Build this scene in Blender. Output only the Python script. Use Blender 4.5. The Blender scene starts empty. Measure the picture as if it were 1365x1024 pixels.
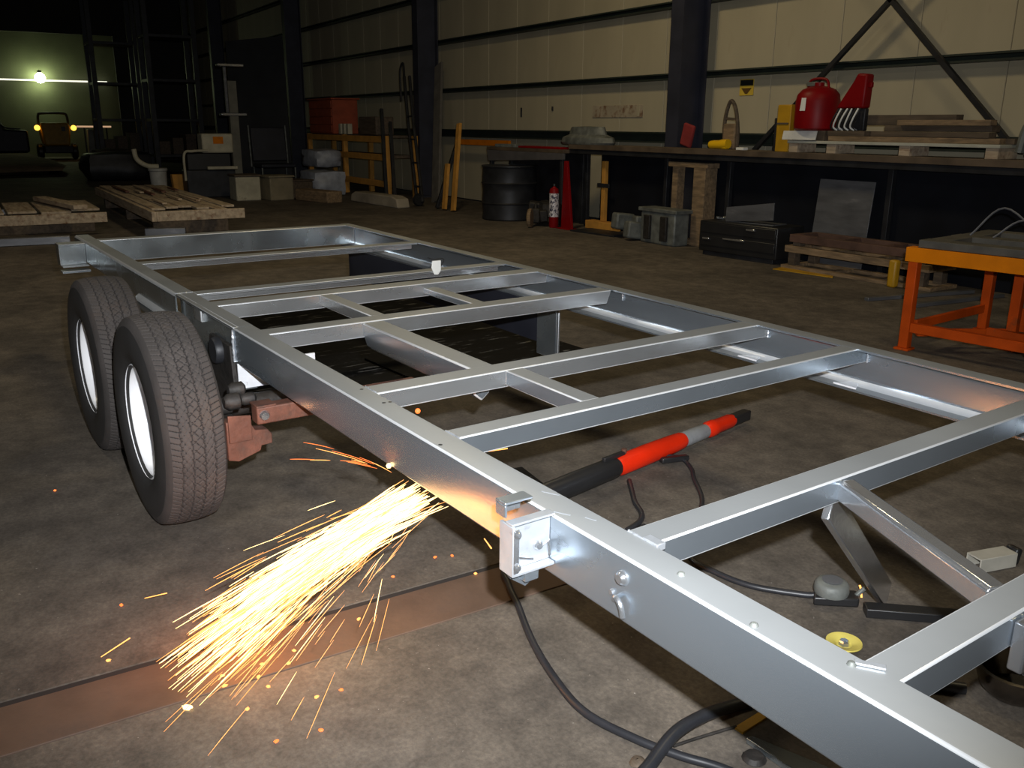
import bpy, bmesh, math, random
from mathutils import Matrix, Vector, Euler, noise as mnoise
random.seed(7)
PI = math.pi
S = bpy.context.scene
COL = S.collection

# ------------------------------------------------------------------ camera
cam_d = bpy.data.cameras.new('camera'); cam = bpy.data.objects.new('camera', cam_d); COL.objects.link(cam)
cam_d.sensor_fit = 'HORIZONTAL'; cam_d.sensor_width = 36.0; cam_d.lens = 36.0 * 1188.59 / 1365.0
cam_d.clip_start = 0.02; cam_d.clip_end = 200
cam.matrix_world = Matrix(((0.51985, -0.24085, 0.81960, 2.2586), (0.85424, 0.13973, -0.50075, -0.8201),
                           (0.00608, 0.96045, 0.27838, 1.4503), (0, 0, 0, 1)))
S.camera = cam
# ------------------------------------------------------------------ world, lights, exposure
w = bpy.data.worlds.new('world'); S.world = w; w.use_nodes = True
w.node_tree.nodes['Background'].inputs[0].default_value = (0.6, 0.65, 0.7, 1)
w.node_tree.nodes['Background'].inputs[1].default_value = 0.004
S.view_settings.view_transform = 'Standard'; S.view_settings.look = 'None'
S.view_settings.gamma = 1.0; S.view_settings.use_curve_mapping = False
S.view_settings.exposure = 0.0

def light(name, kind, loc, energy, color=(1, 1, 1), size=0.1, target=None, spot=None, blend=.4):
    d = bpy.data.lights.new(name, kind); d.energy = energy; d.color = color
    if kind == 'AREA': d.shape = 'DISK'; d.size = size
    else: d.shadow_soft_size = size
    if spot: d.spot_size = math.radians(spot); d.spot_blend = blend
    o = bpy.data.objects.new(name, d); COL.objects.link(o); o.location = loc
    if target is not None:
        o.rotation_euler = (Vector(target) - Vector(loc)).to_track_quat('-Z', 'Y').to_euler()
    return o
# the flash on the camera, a hand's width above the lens
light('camera_flash', 'SPOT', (2.2665, -0.7325, 1.585), 900, (0.95, 0.975, 1.0), 0.02, (-2.6, 1.9, 0.45), 96, 1.0)
# unseen overhead lamps, added for the shop's ambient light
light('unseen_overhead_lamp', 'AREA', (-7.0, 3.6, 6.2), 105, (1.0, 0.80, 0.46), 1.0, (-7.0, 4.2, 0))
light('unseen_overhead_lamp', 'AREA', (-5.5, -2.8, 6.2), 60, (1.0, 0.88, 0.68), 1.0, (-5.5, -2.6, 0))  # added to brighten the floor at left
light('unseen_overhead_lamp', 'AREA', (0.5, 3.6, 6.2), 60, (1.0, 0.81, 0.48), 1.0, (0.5, 4.0, 0))

# ------------------------------------------------------------------ materials
MATS = {}
def mat(name, col, rough=.6, metal=0.0, var=.18, scale=6.0, bump=0.0, bscale=None, col2=None, c2lo=.55, c2hi=.7, c2scale=3.0,
        emit=None, estr=0.0, spec=.5, stretch=None, rvar=0.0):
    if name in MATS: return MATS[name]
    m = bpy.data.materials.new(name); m.use_nodes = True; MATS[name] = m
    nt = m.node_tree; N = nt.nodes; L = nt.links; b = N['Principled BSDF']
    b.inputs['Roughness'].default_value = rough; b.inputs['Metallic'].default_value = metal
    b.inputs['Specular IOR Level'].default_value = spec
    tc = N.new('ShaderNodeTexCoord'); src = tc.outputs['Object']
    if stretch:
        mp = N.new('ShaderNodeMapping'); mp.inputs['Scale'].default_value = stretch
        L.new(src, mp.inputs['Vector']); src = mp.outputs['Vector']
    nz = N.new('ShaderNodeTexNoise'); nz.inputs['Scale'].default_value = scale; nz.inputs['Detail'].default_value = 6
    L.new(src, nz.inputs['Vector'])
    rp = N.new('ShaderNodeValToRGB'); e = rp.color_ramp.elements
    e[0].position = .3; e[1].position = .7
    e[0].color = tuple(c * (1 - var) for c in col) + (1,); e[1].color = tuple(min(1, c * (1 + var)) for c in col) + (1,)
    L.new(nz.outputs['Fac'], rp.inputs['Fac']); out = rp.outputs['Color']
    if col2:
        n2 = N.new('ShaderNodeTexNoise'); n2.inputs['Scale'].default_value = c2scale; n2.inputs['Detail'].default_value = 8
        n2.inputs['Roughness'].default_value = .65; L.new(src, n2.inputs['Vector'])
        r2 = N.new('ShaderNodeValToRGB'); r2.color_ramp.elements[0].position = c2lo; r2.color_ramp.elements[1].position = c2hi
        L.new(n2.outputs['Fac'], r2.inputs['Fac'])
        mx = N.new('ShaderNodeMix'); mx.data_type = 'RGBA'; L.new(r2.outputs['Color'], mx.inputs[0])
        L.new(out, mx.inputs[6]); mx.inputs[7].default_value = tuple(col2) + (1,); out = mx.outputs[2]
    L.new(out, b.inputs['Base Color'])
    if rvar:
        mr = N.new('ShaderNodeMapRange'); mr.inputs[3].default_value = max(.05, rough - rvar); mr.inputs[4].default_value = min(1, rough + rvar)
        mr.inputs[1].default_value = .3; mr.inputs[2].default_value = .7
        L.new(nz.outputs['Fac'], mr.inputs[0]); L.new(mr.outputs[0], b.inputs['Roughness'])
    if bump:
        n3 = N.new('ShaderNodeTexNoise'); n3.inputs['Scale'].default_value = bscale or scale * 6; n3.inputs['Detail'].default_value = 4
        L.new(src, n3.inputs['Vector'])
        bp = N.new('ShaderNodeBump'); bp.inputs['Strength'].default_value = bump; bp.inputs['Distance'].default_value = .01
        L.new(n3.outputs['Fac'], bp.inputs['Height']); L.new(bp.outputs['Normal'], b.inputs['Normal'])
    if emit:
        b.inputs['Emission Color'].default_value = tuple(emit) + (1,); b.inputs['Emission Strength'].default_value = estr
    return m

def concrete():
    m = bpy.data.materials.new('concrete_floor'); m.use_nodes = True
    nt = m.node_tree; N = nt.nodes; L = nt.links; b = N['Principled BSDF']
    tc = N.new('ShaderNodeTexCoord'); g = tc.outputs['Object']
    def nz(s, d=8, r=.6):
        n = N.new('ShaderNodeTexNoise'); n.inputs['Scale'].default_value = s; n.inputs['Detail'].default_value = d
        n.inputs['Roughness'].default_value = r; L.new(g, n.inputs['Vector']); return n.outputs['Fac']
    def ramp(f, p0, c0, p1, c1):
        r = N.new('ShaderNodeValToRGB'); e = r.color_ramp.elements
        e[0].position = p0; e[0].color = c0 + (1,); e[1].position = p1; e[1].color = c1 + (1,)
        L.new(f, r.inputs['Fac']); return r.outputs['Color']
    def mixc(f, a, c, mode='MIX'):
        x = N.new('ShaderNodeMix'); x.data_type = 'RGBA'; x.blend_type = mode
        if isinstance(f, float): x.inputs[0].default_value = f
        else: L.new(f, x.inputs[0])
        L.new(a, x.inputs[6])
        if isinstance(c, tuple): x.inputs[7].default_value = c + (1,)
        else: L.new(c, x.inputs[7])
        return x.outputs[2]
    base = ramp(nz(1.3, 9, .65), .32, (.070, .061, .053), .68, (.150, .130, .110))
    fine = ramp(nz(7.5, 9, .72), .34, (.66, .65, .64), .66, (1.25, 1.23, 1.19))
    c = mixc(1.0, base, fine, 'MULTIPLY')
    c = mixc(ramp(nz(4.0, 6, .6), .60, (0, 0, 0), .74, (.55, .55, .55)), c, (.060, .050, .043))       # oil stains
    c = mixc(ramp(nz(11.0, 5, .75), .66, (0, 0, 0), .74, (.7, .7, .7)), c, (.05, .043, .038))
    grit = ramp(nz(70, 4, .7), .38, (.80, .80, .80), .64, (1.16, 1.15, 1.13)); c = mixc(1.0, c, grit, 'MULTIPLY')
    c = mixc(ramp(nz(55.0, 3, .6), .70, (0, 0, 0), .76, (.8, .8, .8)), c, (.34, .31, .28))            # pale chips
    L.new(c, b.inputs['Base Color'])
    b.inputs['Roughness'].default_value = .78; b.inputs['Specular IOR Level'].default_value = .3
    bp = N.new('ShaderNodeBump'); bp.inputs['Strength'].default_value = .25; bp.inputs['Distance'].default_value = .006
    L.new(nz(60, 5, .6), bp.inputs['Height']); L.new(bp.outputs['Normal'], b.inputs['Normal'])
    return m
M_floor = concrete()
M_plate = mat('rusty_floor_steel', (.115, .072, .050), .66, .15, .3, 5, .12, 60, (.06, .045, .038), .5, .72, 2.5)
M_alu = mat('aluminium', (.38, .43, .48), .26, .84, .05, 3, .015, 180, stretch=(.25, 1, 1), rvar=.04)
M_aluw = mat('aluminium_worn', (.42, .435, .445), .26, .80, .10, 5, .03, 160, (.36, .34, .32), .55, .75, 4, stretch=(1, .3, 1), rvar=.08)
M_alud = mat('aluminium_dull', (.33, .365, .38), .26, .84, .12, 4, .02, 140, rvar=.06)
M_top = mat('lit_aluminium_top', (.33, .35, .365), .44, .50, .07, 5, .02, 120, stretch=(.4, .4, 1), rvar=.05)  # lighter, matter aluminium copy; brightness of upward faces put into the colour
M_edge = mat('highlight_aluminium_edge', (.66, .68, .70), .34, .45, .06, 8)  # paler metal that paints a highlight line along the edges
M_chrome = mat('polished_aluminium', (.62, .64, .67), .18, .90, .08, 10, .05, 40)
M_bright = mat('bright_mill_plate', (.84, .86, .90), .28, .25, .06, 30, .06, 90, (.45, .46, .5), .62, .72, 45)
M_brk = mat('bracket_plate', (.50, .53, .57), .30, .62, .10, 20, .05, 70, (.36, .38, .41), .60, .72, 35)
M_rust = mat('rusty_red_steel', (.125, .050, .032), .65, .2, .35, 14, .2, 60, (.07, .04, .03), .5, .7, 9)
M_greasy = mat('greasy_steel', (.022, .019, .017), .65, .2, .5, 20, .3, 50)
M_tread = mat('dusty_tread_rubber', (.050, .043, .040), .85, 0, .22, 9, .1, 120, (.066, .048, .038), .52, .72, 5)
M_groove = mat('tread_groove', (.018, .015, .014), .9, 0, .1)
M_side = mat('sidewall_rubber', (.030, .029, .029), .55, 0, .15, 8, .03, 50)
M_rim = mat('white_rim_paint', (.93, .93, .95), .28, 0, .03, 4)
M_black = mat('black_steel', (.005, .005, .0055), .45, .0, .35, 6, .05, 60, (.17, .17, .17), .585, .66, 9, spec=.08, stretch=(2.5, .35, 1))
M_blackp = mat('black_plastic', (.014, .014, .015), .4, 0, .2)
M_cable = mat('black_rubber_cable', (.018, .019, .023), .42, 0, .15, 20)
M_redtool = mat('red_tool_enamel', (.66, .022, .004), .34, 0, .12, 8, spec=.3)
M_orange = mat('orange_rack_paint', (.42, .055, .003), .55, 0, .2, 5, .05, 60, (.22, .05, .012), .6, .72, 7, spec=.15)
M_orange2 = mat('amber_beam_paint', (.58, .165, .001), .55, 0, .15, 5, .05, 60, (.30, .09, .012), .62, .74, 6, spec=.15)
M_yellow = mat('yellow_paint', (.46, .25, .010), .5, 0, .15, 6, .04, 60)
M_tape = mat('yellow_plastic', (.85, .50, .01), .35, 0, .06)
M_red = mat('red_paint', (.20, .002, .004), .45, 0, .15, 6, spec=.2)
M_white = mat('white_plastic', (.78, .78, .74), .5, 0, .05)
M_paper = mat('white_paper', (.62, .62, .60), .8, 0, .12, 12)
M_cream = mat('cream_wall_panel', (.42, .375, .265), .62, 0, .10, .9, .03, 40, (.32, .255, .17), .60, .80, 1.7, stretch=(1.6, 1, .5))
M_navy = mat('navy_column_paint', (.030, .032, .048), .5, .1, .25, 3)
M_green = mat('dark_green_girt_paint', (.022, .030, .024), .55, .1, .3, 3)
M_dark = mat('dark_shop_steel', (.022, .023, .027), .5, .3, .4, 5)
M_navysheet = mat('dark_blue_sheet', (.020, .022, .032), .5, .2, .25, 3)
M_bluegrey = mat('blue_grey_sheet', (.030, .032, .036), .6, .1, .2, 2)
M_greysheet = mat('grey_sheet_metal', (.16, .165, .18), .42, .5, .25, 3, 0, None, (.30, .30, .31), .6, .75, 3, stretch=(1, 1, 4))
M_benchback = mat('bench_back_sheet', (.006, .007, .011), .7, 0, .25, 3, spec=.15)
M_ceil = mat('dark_roof', (.035, .033, .028), .8, 0, .2, 1)
M_wood = mat('grimy_wood', (.22, .150, .085), .8, 0, .35, 5, .2, 50, (.10, .07, .045), .5, .72, 3, stretch=(1, 6, 6))
M_woodpale = mat('pale_rough_boards', (.40, .32, .23), .85, 0, .28, 4, .25, 40, (.20, .12, .075), .52, .68, 3, stretch=(.7, 5, 5))
M_wooddark = mat('dark_oily_wood', (.085, .062, .042), .75, 0, .4, 5, .2, 40, stretch=(.6, 5, 5))
M_benchtop = mat('rusty_bench_steel', (.11, .080, .055), .6, .2, .35, 4, .05, 40)
M_ochre = mat('ochre_paint_wood', (.50, .24, .04), .7, 0, .2, 6)
M_beige = mat('beige_enamel', (.42, .39, .29), .6, 0, .2, 5, 0, None, (.14, .11, .08), .6, .75, 5)
M_lump = mat('grey_cast_metal', (.15, .16, .15), .6, .3, .35, 10, .2, 40)
M_tarp = mat('pale_blue_plastic', (.30, .32, .37), .5, 0, .25, 7)
M_dirt = mat('packed_dirt', (.25, .19, .12), .95, 0, .35, 2, .4, 9)
M_rustwall = mat('rusty_patch', (.40, .34, .25), .7, .1, .15, 6, 0, None, (.20, .11, .06), .5, .66, 9)
M_disc = mat('yellow_abrasive_disc', (.62, .52, .12), .45, .1, .1)
M_amber = mat('amber_lens', (.8, .3, .02), .3, emit=(1, .45, .05), estr=3.0)
M_lamp = mat('lamp_glass', (.9, .9, .8), .3, emit=(.86, 1.0, .55), estr=34.0)
M_sp0 = mat('spark_white_hot', (0, 0, 0), emit=(1, .66, .26), estr=4.4)
M_sp1 = mat('spark_orange', (0, 0, 0), emit=(1, .40, .10), estr=2.6)
M_sp2 = mat('spark_red', (0, 0, 0), emit=(1, .20, .04), estr=2.2)

# ------------------------------------------------------------------ geometry helpers
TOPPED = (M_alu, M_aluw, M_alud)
class MB:
    def __init__(s): s.bm = bmesh.new(); s.mi = 0
    def face(s, vs):
        try: f = s.bm.faces.new(vs)
        except ValueError: return
        f.material_index = s.mi
    def hexa(s, P):
        v = [s.bm.verts.new(p) for p in P]
        for q in ((0, 3, 2, 1), (4, 5, 6, 7), (0, 1, 5, 4), (1, 2, 6, 5), (2, 3, 7, 6), (3, 0, 4, 7)): s.face([v[i] for i in q])
        return s
    def box(s, x0, x1, y0, y1, z0, z1):
        return s.hexa([(x0, y0, z0), (x1, y0, z0), (x1, y1, z0), (x0, y1, z0), (x0, y0, z1), (x1, y0, z1), (x1, y1, z1), (x0, y1, z1)])
    def obox(s, c, size, rot=(0, 0, 0)):
        R = Euler(rot).to_matrix(); c = Vector(c); a, b, d = (k / 2 for k in size)
        return s.hexa([c + R @ Vector(p) for p in ((-a, -b, -d), (a, -b, -d), (a, b, -d), (-a, b, -d), (-a, -b, d), (a, -b, d), (a, b, d), (-a, b, d))])
    def bar(s, p0, p1, wd, ht, up=(0, 0, 1)):
        p0 = Vector(p0); p1 = Vector(p1); d = (p1 - p0).normalized(); u = Vector(up)
        sd = d.cross(u).normalized(); u = sd.cross(d).normalized()
        P = []
        for p in (p0, p1):
            P += [p - sd * wd / 2 - u * ht / 2, p + sd * wd / 2 - u * ht / 2, p + sd * wd / 2 + u * ht / 2, p - sd * wd / 2 + u * ht / 2]
        return s.hexa(P)
    def tube(s, pts, r, n=8, cap=True):
        pts = [Vector(p) for p in pts]; rs = r if isinstance(r, (list, tuple)) else [r] * len(pts)
        up = Vector((0, 0, 1)); rings = []; prev = None
        for i, p in enumerate(pts):
            d = (pts[min(i + 1, len(pts) - 1)] - pts[max(i - 1, 0)]).normalized()
            if prev is None:
                a = d.cross(up)
                if a.length < 1e-3: a = d.cross(Vector((1, 0, 0)))
            else: a = prev - d * prev.dot(d)
            a.normalize(); prev = a; b = d.cross(a)
            rings.append([s.bm.verts.new(p + (a * math.cos(2 * PI * k / n) + b * math.sin(2 * PI * k / n)) * rs[i]) for k in range(n)])
        for A, B in zip(rings, rings[1:]):
            for k in range(n): s.face([A[k], A[(k + 1) % n], B[(k + 1) % n], B[k]])
        if cap: s.face(rings[0][::-1]); s.face(rings[-1])
        return s
    def cyl(s, p0, p1, r0, r1=None, n=20): return s.tube([p0, p1], [r0, r0 if r1 is None else r1], n)
    def lathe(s, prof, c=(0, 0, 0), axis='z', n=32, closed=False, mats=None, cap=True):
        rings = []
        for r, h in prof:
            ring = []
            for k in range(n):
                a = 2 * PI * k / n; x, y = r * math.cos(a), r * math.sin(a)
                p = {'z': (x, y, h), 'y': (x, h, y), 'x': (h, x, y)}[axis]
                ring.append(s.bm.verts.new((p[0] + c[0], p[1] + c[1], p[2] + c[2])))
            rings.append(ring)
        prs = list(zip(rings, rings[1:])) + ([(rings[-1], rings[0])] if closed else [])
        for i, (A, B) in enumerate(prs):
            if mats: s.mi = mats[i]
            for k in range(n): s.face([A[k], A[(k + 1) % n], B[(k + 1) % n], B[k]])
        s.mi = 0
        if not closed and cap:
            if prof[0][0] > 1e-4: s.face(rings[0][::-1])
            if prof[-1][0] > 1e-4: s.face(rings[-1])
        return s
    def prism(s, poly, a0, a1, axis='x'):
        def pt(u, v, a): return {'x': (a, u, v), 'y': (u, a, v), 'z': (u, v, a)}[axis]
        A = [s.bm.verts.new(pt(u, v, a0)) for u, v in poly]; B = [s.bm.verts.new(pt(u, v, a1)) for u, v in poly]
        n = len(poly)
        for k in range(n): s.face([A[k], A[(k + 1) % n], B[(k + 1) % n], B[k]])
        s.face(A[::-1]); s.face(B)
        return s
    def build(s, name, m, parent=None, bevel=0.0, smooth=True, loc=None, seg=2, ang=40):
        bmesh.ops.remove_doubles(s.bm, verts=s.bm.verts, dist=1e-6)
        bmesh.ops.recalc_face_normals(s.bm, faces=s.bm.faces)
        if loc is not None: bmesh.ops.translate(s.bm, verts=s.bm.verts, vec=-Vector(loc))
        me = bpy.data.meshes.new(name); s.bm.to_mesh(me); s.bm.free()
        ms = m if isinstance(m, (list, tuple)) else [m]
        for x in ms: me.materials.append(x)
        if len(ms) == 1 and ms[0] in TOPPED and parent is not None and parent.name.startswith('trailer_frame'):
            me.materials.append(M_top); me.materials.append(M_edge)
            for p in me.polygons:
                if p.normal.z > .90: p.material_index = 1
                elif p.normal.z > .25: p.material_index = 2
        if smooth:
            for p in me.polygons: p.use_smooth = True
            me.set_sharp_from_angle(angle=math.radians(ang))
        o = bpy.data.objects.new(name, me); COL.objects.link(o)
        if parent: o.parent = parent
        if loc is not None: o.location = loc
        if bevel:
            md = o.modifiers.new('bevel', 'BEVEL'); md.width = bevel; md.segments = seg; md.limit_method = 'ANGLE'; md.angle_limit = math.radians(35)
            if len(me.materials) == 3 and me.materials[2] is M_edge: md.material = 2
        return o
def tag(o, label, cat, group=None, kind=None):
    o['label'] = label; o['category'] = cat
    if group: o['group'] = group
    if kind: o['kind'] = kind
    return o
def struct(o): o['kind'] = 'structure'; return o
def empty(name, loc=(0, 0, 0), rot=(0, 0, 0)):
    o = bpy.data.objects.new(name, None); COL.objects.link(o); o.location = loc; o.rotation_euler = rot; o.empty_display_size = .1
    return o
def copy_tree(o, parent=None):
    c = o.copy(); COL.objects.link(c); c.parent = parent
    for ch in list(o.children): copy_tree(ch, c)
    return c
def bez(pts, n=8):
    P = [Vector(p) for p in pts]; P = [2 * P[0] - P[1]] + P + [2 * P[-1] - P[-2]]; out = []
    for i in range(1, len(P) - 2):
        for k in range(n):
            t = k / n; a, b, c, d = P[i - 1:i + 3]
            out.append(.5 * ((2 * b) + (c - a) * t + (2 * a - 5 * b + 4 * c - d) * t * t + (3 * b - a - 3 * c + d) * t ** 3))
    out.append(P[-2]); return out

# ================================================================== THE SETTING
YW = 8.0; X0, X1, Y0 = -43.2, 7.0, -8.0; H = 6.4
SX0, SX1 = -0.140, 0.106          # the recess that holds the steel floor strip
m = MB()
m.box(X0, SX0, Y0, YW, -.2, 0); m.box(SX1, X1, Y0, YW, -.2, 0); m.box(SX0, SX1, Y0, 1.25, -.2, -.03); m.box(SX0, SX1, 1.25, YW, -.2, 0)
floor = struct(m.build('floor', M_floor, smooth=False))
struct(MB().box(X0, X1, Y0, YW, H, H + .15).build('ceiling', M_ceil, smooth=False))
struct(MB().box(X0 - .15, X0, Y0, YW, 0, H).build('wall_left', mat('drab_end_wall', (.15, .16, .10), .8, 0, .25, .6), smooth=False))
struct(MB().box(X1, X1 + .15, Y0, YW, 0, H).build('wall_right', M_cream, smooth=False))
struct(MB().box(X0, X1, Y0 - .15, Y0, 0, H).build('wall_front', mat('drab_front_wall', (.16, .15, .12), .8, 0, .25, .6), smooth=False))
m = MB(); m.box(-37.7, -37.5, 5.15, YW, 0, H); m.box(-37.7, -37.5, Y0, 5.15, 4.7, H); m.box(-37.7, -37.5, Y0, -3.2, 0, 4.7)
struct(m.build('wall_partition', M_ceil, smooth=False))
wall = struct(MB().box(X0, X1, YW + .03, YW + .15, 0, H).build('wall_back', M_dark, smooth=False))
pan_me = None; nx = 50; pw = (X1 - X0) / nx
for i in range(nx):
    x = X0 + (i + .5) * pw
    if pan_me is None:
        o = MB().box(-pw / 2 + .004, pw / 2 - .004, 0, .035, 0.02, H - .02).build('panel', M_cream, wall, smooth=False, bevel=.004)
        pan_me = o.data; o.location = (x, YW, 0)
    else:
        o = bpy.data.objects.new('panel', pan_me); COL.objects.link(o); o.parent = wall; o.location = (x, YW, 0)
        bv = o.modifiers.new('bevel', 'BEVEL'); bv.width = .004; bv.segments = 1
# girts: dark green channels along the wall
for n_, z in enumerate((1.30, 2.12, 3.05, 3.95, 4.85)):
    hh = .15 if n_ == 0 else .085
    g = MB().prism([(YW - .002, z - hh / 2), (YW - .14, z - hh / 2), (YW - .14, z - hh / 2 + .02), (YW - .02, z - hh / 2 + .02), (YW - .02, z + hh / 2 - .02),
                    (YW - .14, z + hh / 2 - .02), (YW - .14, z + hh / 2), (YW - .002, z + hh / 2)], X0, X1).build('trim_%d' % (n_ + 1), M_green, smooth=False)
    struct(g)
# steel columns (I-sections): web and flanges
colx = (-7.17, -15.0, -23.3, -31.6)
for i, x in enumerate(colx):
    m = MB(); yb, yf = YW - .145, 7.40
    m.box(x - .12, x + .12, yf, yf + .025, 0, H); m.box(x - .12, x + .12, yb - .02, yb, 0, H); m.box(x - .012, x + .012, yf + .025, yb - .02, 0, H)
    m.box(x - .16, x + .16, yf - .05, yb, 0, .03)
    o = m.build('steel_column', M_navy, smooth=False)
    tag(o, ('navy steel column rising behind the long workbench', 'navy steel column with a grey plank leaning on it',
            'dark column right of the tall blue-grey sheet', 'far dark column just left of the blue-grey sheet', 'farthest dark column by the end wall')[i],
        'column', 'steel columns along the wall', 'structure')
for (a, b, lab) in (((-4.29, 7.80, 2.74), (-6.05, 7.80, 1.17), 'dark diagonal wall brace sloping down behind the red canister'),
                    ((-4.27, 7.80, 2.72), (-2.75, 7.80, 1.28), 'dark diagonal wall brace sloping down to the right bench end')):
    a = Vector(a); b = Vector(b); a2 = a + (a - b) * .6
    tag(MB().bar(a2, b, .05, .05).build('wall_brace', M_dark), lab, 'brace', 'diagonal wall braces', 'structure')

# steel strip let into the floor
ends = (-8, -2.6, 0.92, 1.25)
labs = ('rusty steel floor strip section nearest the bottom left corner', 'rusty brown steel floor strip lit by the sparks', 'rusty steel floor strip section beneath the trailer frame', 'rusty steel floor strip section beyond the trailer')
for i in range(3):
    m = MB().box(SX0 + .032, SX1 - .003, ends[i] + .003, ends[i + 1] - .003, -.03, .003)
    tag(m.build('floor_strip', M_plate, smooth=False, bevel=.002), labs[i], 'floor plate', 'steel floor strip sections')

o = MB().box(SX0 + .001, SX0 + .031, -7.9, 1.24, -.03, -.004).build('joint_filler', M_groove, smooth=False)
tag(o, 'thin black joint filler along the far edge of the floor strip', 'joint filler')

# ================================================================== THE TRAILER
YAW, PITCH = math.radians(3.9), math.radians(.75)
RT = Matrix.Rotation(YAW, 3, 'Z') @ Matrix.Rotation(PITCH, 3, 'Y')
T = empty('trailer_frame'); T.location = (-0.00387, 0.10950, -0.02107); T.rotation_euler = RT.to_euler()
tag(T, 'bare aluminium trailer frame on two white-rimmed wheels', 'trailer')
Z = .687
def t2w(p): return RT @ Vector(p) + Vector((-0.00387, 0.10950, -0.02107))
def chan(y0, sg, w_, h, t=.007, r=.014, ri=.012, top=Z):
    # C-section, web at y0, flanges toward sg; rounded corners
    P = []
    def arc(cy, cz, rr, a0, a1, n=5):
        for k in range(n + 1):
            a = a0 + (a1 - a0) * k / n; P.append((y0 + sg * (cy + rr * math.cos(a)), top + cz + rr * math.sin(a)))
    P.append((y0 + sg * w_, top)); arc(r, -r, r, PI / 2, PI); arc(r, -h + r, r, PI, 1.5 * PI)
    P.append((y0 + sg * w_, top - h)); P.append((y0 + sg * w_, top - h + t))
    arc(t + ri, -h + t + ri, ri, 1.5 * PI, PI); arc(t + ri, -t - ri, ri, PI, PI / 2)
    P.append((y0 + sg * w_, top - t)); return P
W_ = 1.9
MB().prism(chan(0, 1, .080, .143, r=.008), -1.236, 3.0).build('side_rail', M_alu, T, ang=50)
MB().prism(chan(W_, -1, .078, .165, r=.009, ri=.032), -4.20, 3.0).build('side_rail', M_alu, T, ang=50)
o = MB().prism(chan(0, 1, .085, .150, r=.02), -4.45, -2.046).build('rear_side_rail', M_alud, T, ang=50)
MB().prism(chan(.022, 1, .06, .26, r=.004, top=Z), -2.044, -1.24).build('wheel_section_rail', M_alud, T, ang=50)
MB().box(-2.044, -1.24, .002, .0215, Z - .012, Z).build('wheel_section_cap', M_alu, T, .002)
# curved sleeve under the rear rail and rear bumper stub
MB().tube([(-2.75, .015, .53), (-2.12, .015, .53)], .046, 16).build('spring_sleeve', M_alu, T)
MB().prism([(-4.22, Z - .012), (-4.10, Z - .012), (-4.10, Z - .02), (-4.115, Z - .02), (-4.115, Z - .142), (-4.03, Z - .142), (-4.03, Z - .15), (-4.125, Z - .15), (-4.22, Z - .15)],
           -.155, -.001, 'y').build('bumper_stub', M_alud, T, .002)
MB().box(-4.08, -4.00, -.165, -.001, Z - .182, Z - .168).build('bumper_lip', M_alu, T, .002)
# cross members: box tubes with rounded edges, one mesh each
def cross(x0, x1, h, y0=.0075, y1=W_ - .0075, m=M_aluw, top=Z - .0005, name='cross_member', bv=.0042):
    return MB().box(x0, x1, y0, y1, top - h, top).build(name, m, T, bv, seg=3)
cross(-4.19, -4.10, .142, m=M_alud, name='rear_header', y0=.086)
MB().prism([(-3.09, Z - .001), (-3.0, Z - .001), (-3.0, Z - .012), (-3.08, Z - .012), (-3.08, Z - .05), (-3.09, Z - .05)], .0855, W_ - .079, 'y').build('cross_angle', M_aluw, T, .002)
MB().prism([(-2.07, Z - .001), (-1.99, Z - .001), (-1.99, Z - .012), (-2.06, Z - .012), (-2.06, Z - .05), (-2.07, Z - .05)], .0855, W_ - .079, 'y').build('cross_angle', M_aluw, T, .002)
cross(-1.79, -1.685, .066)
# cross member with a mitred far end
MB().prism([(.0305, Z - .0005), (1.815, Z - .0005), (1.79, Z - .066), (.0305, Z - .066)], -1.155, -1.065, 'x').build('cross_member', M_aluw, T, .0042, seg=3)
cross(-.25, -.165, .060)
cross(.232, .302, .060, m=M_alu)
cross(.955, 1.03, .064, m=M_alu)
cross(1.505, 1.572, .066, m=M_alu)
cross(2.45, 2.52, .066, m=M_alu)
# short longitudinal ties
def tie(x0, x1, y0, y1, h, top=Z - .002, m=M_aluw): return MB().box(x0, x1, y0, y1, top - h, top).build('tie_bar', m, T, .004, seg=2)
tie(-1.686, -1.154, .56, .625, .05); tie(-1.686, -1.154, 1.115, 1.185, .03, Z - .022, M_alu)
MB().prism([(.475, Z - .004), (.57, Z - .004), (.57, Z - .03), (.55, Z - .10), (.52, Z - .125), (.49, Z - .10), (.475, Z - .05)], -1.066, -.249).build('tie_bar', M_alu, T, .006, ang=60)
tie(-.166, .233, .56, .63, .052, m=M_alu)
# gussets, welds where the members meet the far rail
for x in (-.205, .267, .99):
    m = MB(); m.prism([(x - .05, 1.823), (x + .05, 1.823), (x + .012, 1.893), (x - .012, 1.893)], Z - .155, Z - .148, 'z')
    m.build('gusset', M_bright, T, .001)
def bead(pts, r=.004, m=M_brk):
    P = []
    for i, p in enumerate(bez(pts, 10)):
        P.append(Vector(p) + Vector((random.uniform(-1, 1), random.uniform(-1, 1), random.uniform(-1, 1))) * r * .25)
    return MB().tube(P, [r * random.uniform(.8, 1.25) for _ in P], 6).build('weld_bead', m, T)
for x in (-1.06, -.16, .307, 1.035):
    bead([(x, 1.886, Z - .012), (x, 1.888, Z - .035), (x, 1.888, Z - .06)])
for x in (-.246, .236, .96):
    bead([(x, .083, Z), (x + .03, .083, Z), (x + .07, .083, Z)], .003)
bead([(-1.238, -.002, Z - .01), (-1.238, -.003, Z - .07), (-1.238, -.002, Z - .14)], .005)
bead([(-2.046, .0, Z), (-2.046, .04, Z), (-2.046, .082, Z)], .003)
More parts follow.
